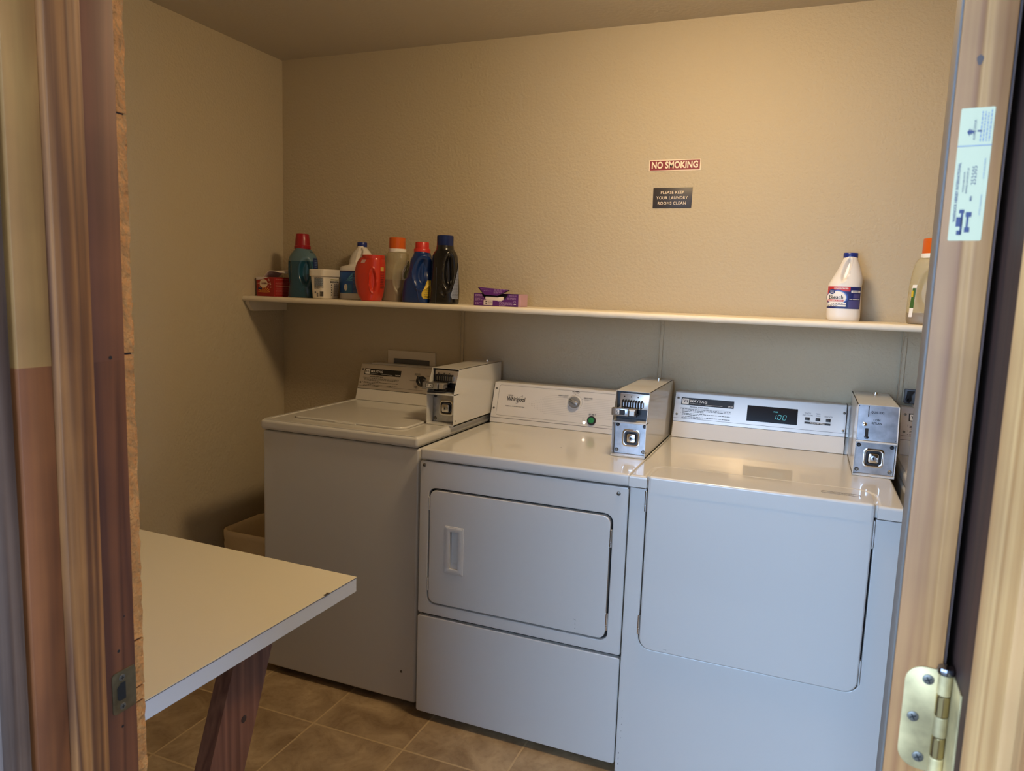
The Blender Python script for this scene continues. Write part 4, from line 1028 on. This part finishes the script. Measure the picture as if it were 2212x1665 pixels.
b.patch(lb, -.853, -.845, 1.477, 1.4855, .0008, P('orange_mark', (170, 80, 40), .5), nz=1)
lb.text(None, 'UL', -.868, 1.574, .012, .0006, P('dark_teal_ink', (18, 42, 60), .5), .02, shear=.3, warp=b.warp)
build(lb, 'printed_label', t, smooth=False)

# white tub
t = thing('detergent_tub', (-.785, -.15, SZ), 'square white plastic tub with lid and small print', 'tub')
b = Bottle([(B0, -.851, -.722, .056, 5), (1.44, -.857, -.716, .060, 5), (1.474, -.861, -.713, .062, 5)], -.15)
M_tub = P('white_tub', (226, 218, 202), .4)
build(b.mesh(M_tub), 'tub_body', t, ang=60)
l2 = Bottle([(1.4695, -.868, -.704, .068, 5), (1.4975, -.868, -.703, .068, 5), (1.5005, -.865, -.706, .065, 5)], -.15)
build(l2.mesh(M_tub), 'lid', t, ang=60)
lb = MB(); rnd = random.Random(21); gi = P('grey_ink', (92, 92, 96), .6); yl = P('olive_bar', (150, 146, 50), .5); sg = P('slate_tint', (150, 162, 172), .5)
b.patch(lb, -.842, -.802, 1.432, 1.462, .0003, sg)
lb.scribble(None, -.842, -.798, 1.463, 13, .0036, .0020, .0006, gi, rnd, warp=b.warp)
for k in range(9): b.patch(lb, -.815+k*.0020, -.8138+k*.0020, 1.388, 1.408, .0006, M_print, nx=1, nz=1)
for k in range(5): b.patch(lb, -.830, -.822, 1.386+k*.0035, 1.388+k*.0035, .0006, gi, nx=1, nz=1)
b.disc(lb, -.837, 1.404, .004, .004, .0006, gi, 10)
b.patch(lb, -.762, -.722, 1.4565, 1.4600, .0006, yl, nz=1); lb.scribble(None, -.764, -.722, 1.4495, 2, .0040, .0026, .0006, M_print, rnd, warp=b.warp, last=1)
lb.scribble(None, -.746, -.722, 1.438, 13, .0040, .0018, .0006, gi, rnd, warp=b.warp, last=1)
for k in range(5): b.disc(lb, -.757, 1.436-k*.0105, .0024, .0030, .0006, M_print, 6)
build(lb, 'printed_label', t, smooth=False)

# left bleach jug
t = thing('bleach_jug', (-.66, -.12, SZ), 'white bleach jug with blue label behind the orange tub', 'jug', 'white bleach jugs')
b = Bottle([(B0, -.736, -.560, .050, 3.2), (1.50, -.738, -.557, .050, 3.2), (1.514, -.732, -.562, .049, 3), (1.522, -.694, -.566, .044, 2.6), (1.545, -.689, -.570, .038, 2.3), (1.572, -.675, -.584, .032, 2.1), (1.594, -.652, -.604, .024, 2), (1.600, -.650, -.606, .022, 2)], -.115,
           dents=[(-.640, 1.560, .013, .038, .017, -.35, .002)])
M_bw = P('white_jug_plastic', (224, 218, 208), .35)
build(b.mesh(M_bw), 'jug_body', t, ang=60)
M_bc = P('blue_cap', (20, 42, 120), .35)
cp = MB(); cyl(cp, -.628, -.115, [(.0235, 1.597), (.0245, 1.599), (.0245, 1.6145), (.0235, 1.616), (.02, 1.6162)], M_bc)
build(cp, 'cap', t)
lb = MB(); lb1 = P('blue_label', (24, 84, 158), .4); lb2 = P('light_blue_rays', (86, 160, 196), .4); lb3 = P('navy_ink_label', (24, 36, 96), .4)
b.patch(lb, -.736, -.562, 1.404, 1.497, .0003, lb1, nx=24)
for k, (c1, c2) in enumerate(((.010, .018), (.022, .034), (.0, .006))):
    lb.add([b.warp(-.706, 1.455, .0006), b.warp(-.674, 1.455+c1, .0006), b.warp(-.674, 1.455+c2, .0006)], [(0, 1, 2)], lb2)
b.patch(lb, -.712, -.677, 1.404, 1.440, .0005, P('mid_blue', (46, 112, 160), .4)); b.disc(lb, -.707, 1.428, .008, .014, .0008, M_white)
b.patch(lb, -.672, -.60, 1.404, 1.496, .0006, P('slate_blue', (70, 96, 150), .4))
b.patch(lb, -.734, -.60, 1.491, 1.497, .0009, lb3, nz=1); rnd = random.Random(31)
lb.scribble(None, -.670, -.61, 1.478, 2, .006, .0035, .0010, lb3, rnd, warp=b.warp, last=1); lb.scribble(None, -.670, -.61, 1.455, 9, .0052, .0012, .0010, lb3, rnd, warp=b.warp)
build(lb, 'printed_label', t, smooth=False)

slide_to(t, -.115, -.072, -.64)
# orange-red tub
t = thing('detergent_pod_tub', (-.555, -.17, SZ), 'glossy orange-red tub with moulded side grip and wide screw lid', 'tub')
b = Bottle([(B0, -.598, -.500, .044, 3), (1.41, -.616, -.490, .048, 2.8), (1.455, -.628, -.483, .050, 2.6), (1.490, -.630, -.482, .050, 2.6), (1.52, -.624, -.482, .048, 2.6), (1.545, -.611, -.484, .046, 2.5), (1.552, -.604, -.486, .044, 2.4)], -.165,
           dents=[(-.544, 1.461, .0165, .048, .010, .03, .003)])
M_or = P('orange_red_plastic', (196, 52, 30), .28, coat=.3)
build(b.mesh(M_or), 'tub_body', t, ang=60)
cp = MB(); fr_ = Fr((-.542, -.165, 0), (1, 0, 0), (0, 1, 0)); cyl(cp, -.541, -.165, [(.0555, 1.549), (.056, 1.551), (.056, 1.5625), (.054, 1.5640), (.05, 1.5642)], M_or, 48)
build(cp, 'lid', t)
lb = MB(); lb.add([b.warp(-.600, 1.530, .0006), b.warp(-.582, 1.530, .0006), b.warp(-.575, 1.543, .0006), b.warp(-.594, 1.543, .0006)], [(0, 1, 2, 3)], P('torn_sticker', (206, 166, 156), .6))
b.patch(lb, -.507, -.492, 1.500, 1.516, .0006, P('yellow_print', (206, 160, 80), .5)); rnd = random.Random(41)
lb.scribble(None, -.508, -.490, 1.494, 10, .007, .003, .0007, P('dark_red_ink', (110, 40, 34), .5), rnd, warp=b.warp, last=1)
build(lb, 'printed_label', t, smooth=False)

slide_to(t, -.165, -.200, -.55)
# clear bottles with orange cap
def clear_bottle(x, yc, s, label, liquid_z, mirror=False, glab=False):
    t = thing('detergent_bottle', (x, yc, SZ), label, 'bottle', 'clear detergent bottles with orange caps')
    rows = [(0, -.068, .062, .044, 3), (.012, -.075, .066, .045, 2.8), (.038, -.075, .067, .045, 2.7), (.10, -.066, .066, .044, 2.6), (.158, -.060, .060, .042, 2.5), (.188, -.050, .052, .038, 2.3), (.199, -.042, .042, .034, 2)]
    if not mirror: rows = [(z, xl, min(xr, .054), d, n) for z, xl, xr, d, n in rows]
    if mirror: rows = [(z, -xr, -xl, d, n) for z, xl, xr, d, n in rows]
    pr = [(B0+z*s, x+xl*s, x+xr*s, d*s, n) for z, xl, xr, d, n in rows]
    b = Bottle(pr, yc, dents=[(x+.012*s*(-1 if mirror else 1), B0+.100*s, .032*s, .066*s, .011, -.08, .0016)])
    build(b.mesh(clear_plastic('clear_plastic', (204, 194, 172), .34)), 'bottle_body', t, 'cloudy see-through plastic', ang=60)
    lq = Bottle([r for r in pr if r[0] < liquid_z]+[(liquid_z, *loft_eval(pr, liquid_z))], yc, dents=b.dents)
    build(lq.mesh(clear_plastic('beige_liquid', (112, 84, 66), .75), inset=.0014), 'liquid', t, 'brownish liquid in the lower part', ang=60)
    cp = MB(); cyl(cp, x-.001, yc, [(.0408*s, B0+.197*s), (.0412*s, B0+.199*s), (.0412*s, B0+.210*s), (.039*s, B0+.2105*s)], M_white)
    build(cp, 'collar', t, 'white collar')
    oc = MB(); cyl(oc, x-.002, yc, [(.0378*s, B0+.2105*s), (.0382*s, B0+.212*s), (.0375*s, B0+.2535*s), (.0345*s, B0+.255*s), (.0335*s, B0+.2535*s), (.0335*s, B0+.235*s)], P('orange_cap', (206, 94, 24), .3))
    build(oc, 'cap', t, 'see-through orange cap')
    return t, b
t, b = clear_bottle(-.430, -.16, 1.0, 'clear bottle with orange cap, left of the blue bottle', 1.465)
lb = MB(); 
b.patch(lb, 0, 0, 1.467, 1.545, .0006, P('white_label_edge', (216, 210, 196), .5), nx=4, nz=12, shape=lambda q: (-.405+.016*q*q+.004*(1-q), -.372)); 
b.patch(lb, 0, 0, 1.470, 1.540, .0010, P('grey_green_label', (108, 110, 84), .5), nx=4, nz=12, shape=lambda q: (-.402+.018*q*q+.004*(1-q), -.372))
build(lb, 'printed_label', t, smooth=False)

slide_to(t, -.16, -.106, -.43)
# blue bottle, red cap
t = thing('detergent_bottle', (-.345, -.14, SZ), 'dark blue bottle with large finger grip and red cap', 'bottle')
b = Bottle([(B0, -.418, -.278, .042, 3), (1.43, -.415, -.278, .044, 3), (1.465, -.409, -.278, .044, 2.8), (1.478, -.397, -.278, .044, 2.8), (1.52, -.386, -.280, .042, 2.6), (1.55, -.380, -.279, .040, 2.5), (1.566, -.370, -.286, .037, 2.2), (1.580, -.365, -.292, .034, 2)], -.14,
           dents=[(-.325, 1.497, .043, .064, .022, -.18, .0035)])
M_bl = P('blue_plastic', (16, 48, 104), .3, coat=.2)
build(b.mesh(M_bl), 'bottle_body', t, ang=60)
cp = MB(); cyl(cp, -.329, -.14, [(.0375, 1.576), (.0382, 1.578), (.0382, 1.590), (.0365, 1.5925), (.0318, 1.5925), (.0312, 1.6165), (.0300, 1.6185), (.027, 1.6187)], P('coral_cap', (206, 52, 42), .35))
build(cp, 'cap', t)
lb = MB(); yl = P('yellow_label', (206, 176, 52), .45)
b.patch(lb, 0, 0, 1.396, 1.468, .0008, yl, nx=8, nz=14, shape=lambda q: (-.328+.032*max(0, q-.30)**1.1/.7+.006*max(0, .12-q)/.12, -.285))
rnd = random.Random(51)
for k in range(6): lb.scribble(None, -.318+.004*k, -.288, 1.412+k*.008, 1, .006, .0012, .0014, M_greyprint, rnd, warp=b.warp, last=1)
lb.text(None, 'TREME', -.302, 1.402, .009, .0016, M_print, .02, warp=b.warp)
rid = MB()
for k in range(10):
    z0, z1 = 1.386+k*.005, 1.386+(k+1)*.005; x0, x1 = -.340-.0011*k, -.340-.0011*(k+1)
    rid.add([b.warp(x0-.003, z0, 0), b.warp(x0, z0, .0022), b.warp(x0+.003, z0, 0), b.warp(x1-.003, z1, 0), b.warp(x1, z1, .0022), b.warp(x1+.003, z1, 0)], [(0, 1, 4, 3), (1, 2, 5, 4)], M_bl)
build(lb, 'printed_label', t, 'yellow curved label', smooth=False)
build(rid, 'moulded_ridge', t)

# black bottle, navy cap
t = thing('detergent_bottle', (-.225, -.14, SZ), 'black bottle with navy cap, rightmost of the bottle row', 'bottle')
b = Bottle([(B0, -.293, -.160, .042, 3.2), (1.43, -.290, -.158, .043, 3), (1.48, -.285, -.162, .043, 2.8), (1.53, -.282, -.166, .043, 2.7), (1.565, -.281, -.170, .042, 2.5), (1.582, -.272, -.178, .040, 2.3), (1.590, -.266, -.185, .038, 2), (1.606, -.264, -.188, .036, 2)], -.14,
           dents=[(-.208, 1.505, .026, .072, .022, -.06, .0024), (-.233, 1.43, .012, .030, .006, .4, .001)])
M_bk = P('black_plastic', (16, 16, 18), .24, coat=.3)
build(b.mesh(M_bk), 'bottle_body', t, ang=60)
cp = MB(); cyl(cp, -.226, -.14, [(.0365, 1.604), (.0372, 1.606), (.0370, 1.643), (.0345, 1.645), (.034, 1.643)], clear_plastic('navy_cap', (26, 42, 96), .80, .2))
build(cp, 'cap', t)
build(MB().box(-.240, -.214, -.158, -.125, 1.606, 1.624, M_bk, r=.004, seg=2), 'pour_spout', t)
lb = MB(); gb = P('grey_blue_label', (132, 142, 166), .45)
b.patch(lb, 0, 0, 1.398, 1.540, .0008, gb, nx=8, nz=24, shape=lambda q: (-.199+.030*min(1, max(0, (q-.10)/.75))**.8+.008*max(0, .10-q)/.10, -.1655))
rnd = random.Random(61)
for k in range(22): lb.scribble(None, -.193+.0011*k, -.166, 1.405+k*.0058, 1, .004, .0012, .0014, P('slate_ink', (70, 78, 104), .5), rnd, warp=b.warp, last=1)
build(lb, 'printed_label', t, 'grey-blue curved label', smooth=False)
st = MB()
for k in range(24):
    z0, z1 = 1.380+k*.0058, 1.380+(k+1)*.0058; x = -.262
    st.add([b.warp(x-.0014, z0, .0), b.warp(x+.0014, z0, .0006), b.warp(x+.0014, z1, .0006), b.warp(x-.0014, z1, .0)], [(0, 1, 2, 3)], P('grey_seam', (84, 90, 104), .35))
build(st, 'seam_line', t, 'grey moulded line')

# purple dryer sheet box
t = thing('dryer_sheet_box', (.02, -.14, SZ), 'purple dryer sheet box torn open, alone on the shelf', 'box')
M_pu = P('purple_carton', (88, 32, 112), .45); M_li = P('lilac_print', (172, 138, 182), .5); M_dk = P('box_dark_inside', (20, 14, 20), .8); M_end = P('carton_end', (186, 150, 166), .6)
px0, px1, py0, py1, pz = -.0715, .112, -.190, -.095, .0478
fp = Fr((px0, py0, SZ), (1, 0, 0), (0, 0, 1)); Wp = px1-px0
mb = MB()
front = [(0, 0), (Wp, 0), (Wp, pz), (.145, pz), (.128, .026), (.118, .0235), (.114, .022), (.052, .022), (.043, .030), (.030, pz), (0, pz)]
mb.prism(front, fp, -.0008, 0, M_pu)
mb.box(px0, px0+.001, py0, py1, SZ, SZ+pz, M_pu); mb.box(px0, px1, py1-.001, py1, SZ, SZ+pz, M_pu); mb.box(px0, px1, py0, py1, SZ, SZ+.001, M_pu)
mb.box(px0, px0+.030, py0, py1, SZ+pz-.001, SZ+pz, M_pu); mb.box(px1-.037, px1, py0, py1, SZ+pz-.001, SZ+pz, M_pu); mb.box(px0, px1, py0+.035, py1, SZ+pz-.001, SZ+pz, M_pu)
mb.box(px1-.001, px1+.001, py0, py1, SZ, SZ+pz, M_end); mb.box(px1+.001, px1+.0025, py0+.02, py1-.01, SZ+.003, SZ+pz-.012, M_end)
mb.box(px0+.005, px1-.005, py0+.018, py1-.004, SZ+.001, SZ+pz-.004, M_dk)
build(mb, 'carton', t)
ft_ = Fr((px0+.045, py0-.003, SZ+.0425), (1, 0, -.015), (0.0, .45, 1))
fl2 = MB(); fl2.prism([(0, 0), (.055, -.002), (.096, .024), (-.030, .030)], ft_, -.0008, 0, M_pu)
fl2.poly(ft_, [(-.030, .030), (-.034, .0285), (-.002, -.001), (0, 0)], .0003, M_dk); fl2.poly(ft_, [(.055, -.002), (.060, -.002), (.101, .021), (.096, .0235)], .0003, M_dk)
fl2.scribble(ft_, -.018, .028, .0215, 1, .005, .0016, .0006, M_li, random.Random(3)); fl2.scribble(ft_, -.006, .030, .0150, 1, .005, .0016, .0006, M_li, random.Random(4), last=1)
fl2.scribble(ft_, .036, .082, .0225, 1, .004, .0016, .0006, M_li, random.Random(5), last=1); fl2.scribble(ft_, .036, .070, .0185, 4, .0038, .0014, .0006, M_li, random.Random(6))
build(fl2, 'torn_flap', t, 'purple flap lifted off the opening', smooth=False)
shp = MB().box(px0+.046, px0+.120, py0+.0015, py0+.017, SZ+.010, SZ+.0355, M_sheet, r=.003, seg=2); build(shp, 'dryer_sheets', t, 'white sheets inside')
lb = MB(); rnd = random.Random(8)
lb.scribble(fp, .006, .036, .041, 2, .0046, .0020, .0006, M_li, rnd, last=1); lb.scribble(fp, .006, .042, .0315, 2, .0046, .0018, .0006, M_li, rnd); lb.scribble(fp, .006, .036, .0215, 2, .0044, .0018, .0006, M_li, rnd, last=.5); lb.scribble(fp, .006, .034, .0105, 2, .0044, .0018, .0006, M_li, rnd, last=.5)
lb.prism(rrect(.0415, .0790, .003, .0225, .001, 2), fp, .0002, .0006, P('white_panel', (214, 200, 196), .5)); lb.text(fp, '100', .0515, .0165, .0068, .0010, M_print, .04); lb.text(fp, '100', .0515, .0085, .0068, .0010, M_print, .04)
lb.scribble(fp, .060, .076, .0185, 4, .0040, .0012, .0009, M_greyprint, rnd)
lb.scribble(fp, .145, .176, .0405, 2, .0036, .0016, .0006, M_li, rnd, last=1); lb.scribble(fp, .138, .174, .0315, 2, .0042, .0018, .0006, M_li, rnd, last=1)
lb.rect(fp, .099, .116, .0190, .0215, .0006, M_white); lb.scribble(fp, .106, .160, .0145, 4, .0040, .0018, .0006, M_li, rnd, last=.5)
lb.disc(fp, .1695, .0185, .0045, .0006, M_li, 18, r2=.0030); lb.rect(fp, .166, .1695, .0080, .0115, .0006, M_white); lb.rect(fp, .171, .1745, .0080, .0115, .0006, M_white)
build(lb, 'printed_label', t, smooth=False)

# right bleach jug
t = thing('bleach_jug', (1.23, -.11, SZ), 'white bleach jug with red and blue label, standing alone above the right dryer', 'jug', 'white bleach jugs')
Y = -.10
b = Bottle([(B0, 1.186, 1.283, .046, 2.8), (1.392, 1.182, 1.285, .048, 2.8), (1.49, 1.180, 1.282, .048, 2.8), (1.500, 1.183, 1.283, .047, 2.6), (1.520, 1.193, 1.282, .042, 2.3), (1.548, 1.207, 1.275, .035, 2.1), (1.575, 1.218, 1.265, .027, 2), (1.586, 1.222, 1.261, .022, 2)], Y,
           dents=[(1.2315, 1.543, .0115, .042, .017, -.22, .002)])
build(b.mesh(M_bw), 'jug_body', t, ang=60)
cp = MB(); cyl(cp, 1.241, Y, [(.0215, 1.583), (.0222, 1.585), (.0222, 1.5975), (.0212, 1.599), (.018, 1.5992)], M_bc)
build(cp, 'cap', t)
nv = P('navy_blue', (26, 34, 96), .4); rd = P('label_red', (190, 44, 46), .4)
lb = MB(); b.patch(lb, 1.183, 1.2795, 1.418, 1.4885, .0003, nv, nx=24)
b.patch(lb, 1.183, 1.2490, 1.474, 1.4885, .0006, rd, nx=12, nz=2); b.patch(lb, 1.183, 1.187, 1.438, 1.476, .0006, rd, nx=2)
b.disc(lb, 1.212, 1.4535, .0320, .0250, .0009, P('mid_navy', (40, 70, 150), .4), 36); b.disc(lb, 1.2110, 1.4530, .0290, .0225, .0012, P('pale_blue_arc', (150, 170, 214), .4), 36); b.disc(lb, 1.2100, 1.4525, .0275, .0210, .0015, M_white, 36)
b.disc(lb, 1.1965, 1.4720, .0082, .0082, .0018, P('badge_blue', (34, 60, 120), .4), 20)
lb.text(None, 'Bleach', 1.2095, 1.4540, .0185, .0021, M_print, .012, warp=b.warp, sx=.86)
lb.text(None, 'CONCENTRATED', 1.2215, 1.4825, .0062, .0012, M_white, .02, warp=b.warp, sx=.85); lb.text(None, 'Great', 1.1965, 1.4742, .0042, .0024, M_white, .02, warp=b.warp); lb.text(None, 'Value', 1.1965, 1.4700, .0042, .0024, M_white, .02, warp=b.warp)
b.patch(lb, 1.1865, 1.2315, 1.4405, 1.4460, .0021, rd, nz=1); b.patch(lb, 1.1850, 1.2390, 1.4310, 1.4365, .0021, M_white, nz=1); b.patch(lb, 1.1850, 1.2390, 1.4245, 1.4295, .0021, M_white, nz=1)
rnd = random.Random(71); lb.scribble(None, 1.188, 1.229, 1.4425, 1, .005, .0016, .0026, M_white, rnd, warp=b.warp, last=1)
lb.scribble(None, 1.187, 1.230, 1.4328, 1, .005, .0016, .0026, M_print, rnd, warp=b.warp, last=1); lb.scribble(None, 1.187, 1.215, 1.4262, 1, .005, .0014, .0026, M_print, rnd, warp=b.warp, last=1)
b.patch(lb, 1.252, 1.2780, 1.4700, 1.4770, .0006, M_white, nz=1)
for k in range(7): b.patch(lb, 1.256+k*.0024, 1.2572+k*.0024, 1.4710, 1.4762, .0009, M_print, nx=1, nz=1)
b.patch(lb, 1.246, 1.2780, 1.4205, 1.4440, .0006, P('violet_block', (72, 70, 120), .4)); b.patch(lb, 1.259, 1.276, 1.4530, 1.4660, .0006, P('violet_block', (72, 70, 120), .4))
lb.scribble(None, 1.248, 1.277, 1.4480, 1, .005, .0012, .0009, M_white, rnd, warp=b.warp, last=1)
build(lb, 'printed_label', t, 'red, white and blue bleach label', smooth=False)

# right clear bottle
t, b = clear_bottle(1.484, -.13, 1.045, 'clear bottle with orange cap partly hidden by the open door', 1.413, mirror=True)
lb = MB(); b.patch(lb, 0, 0, 1.400, 1.500, .0006, M_white, nx=4, nz=16, shape=lambda q: (1.4235+.004*q, 1.4330+.0065*q)); 
b.patch(lb, 0, 0, 1.428, 1.490, .0010, P('green_label', (58, 96, 40), .5), nx=4, nz=12, shape=lambda q: (1.4245+.004*q, 1.4350+.0035*q)); b.patch(lb, 0, 0, 1.462, 1.482, .0014, P('yellow_label', (206, 176, 52), .45), nx=4, nz=4, shape=lambda q: (1.4265, 1.432))
build(lb, 'printed_label', t, 'green and white label edge', smooth=False)
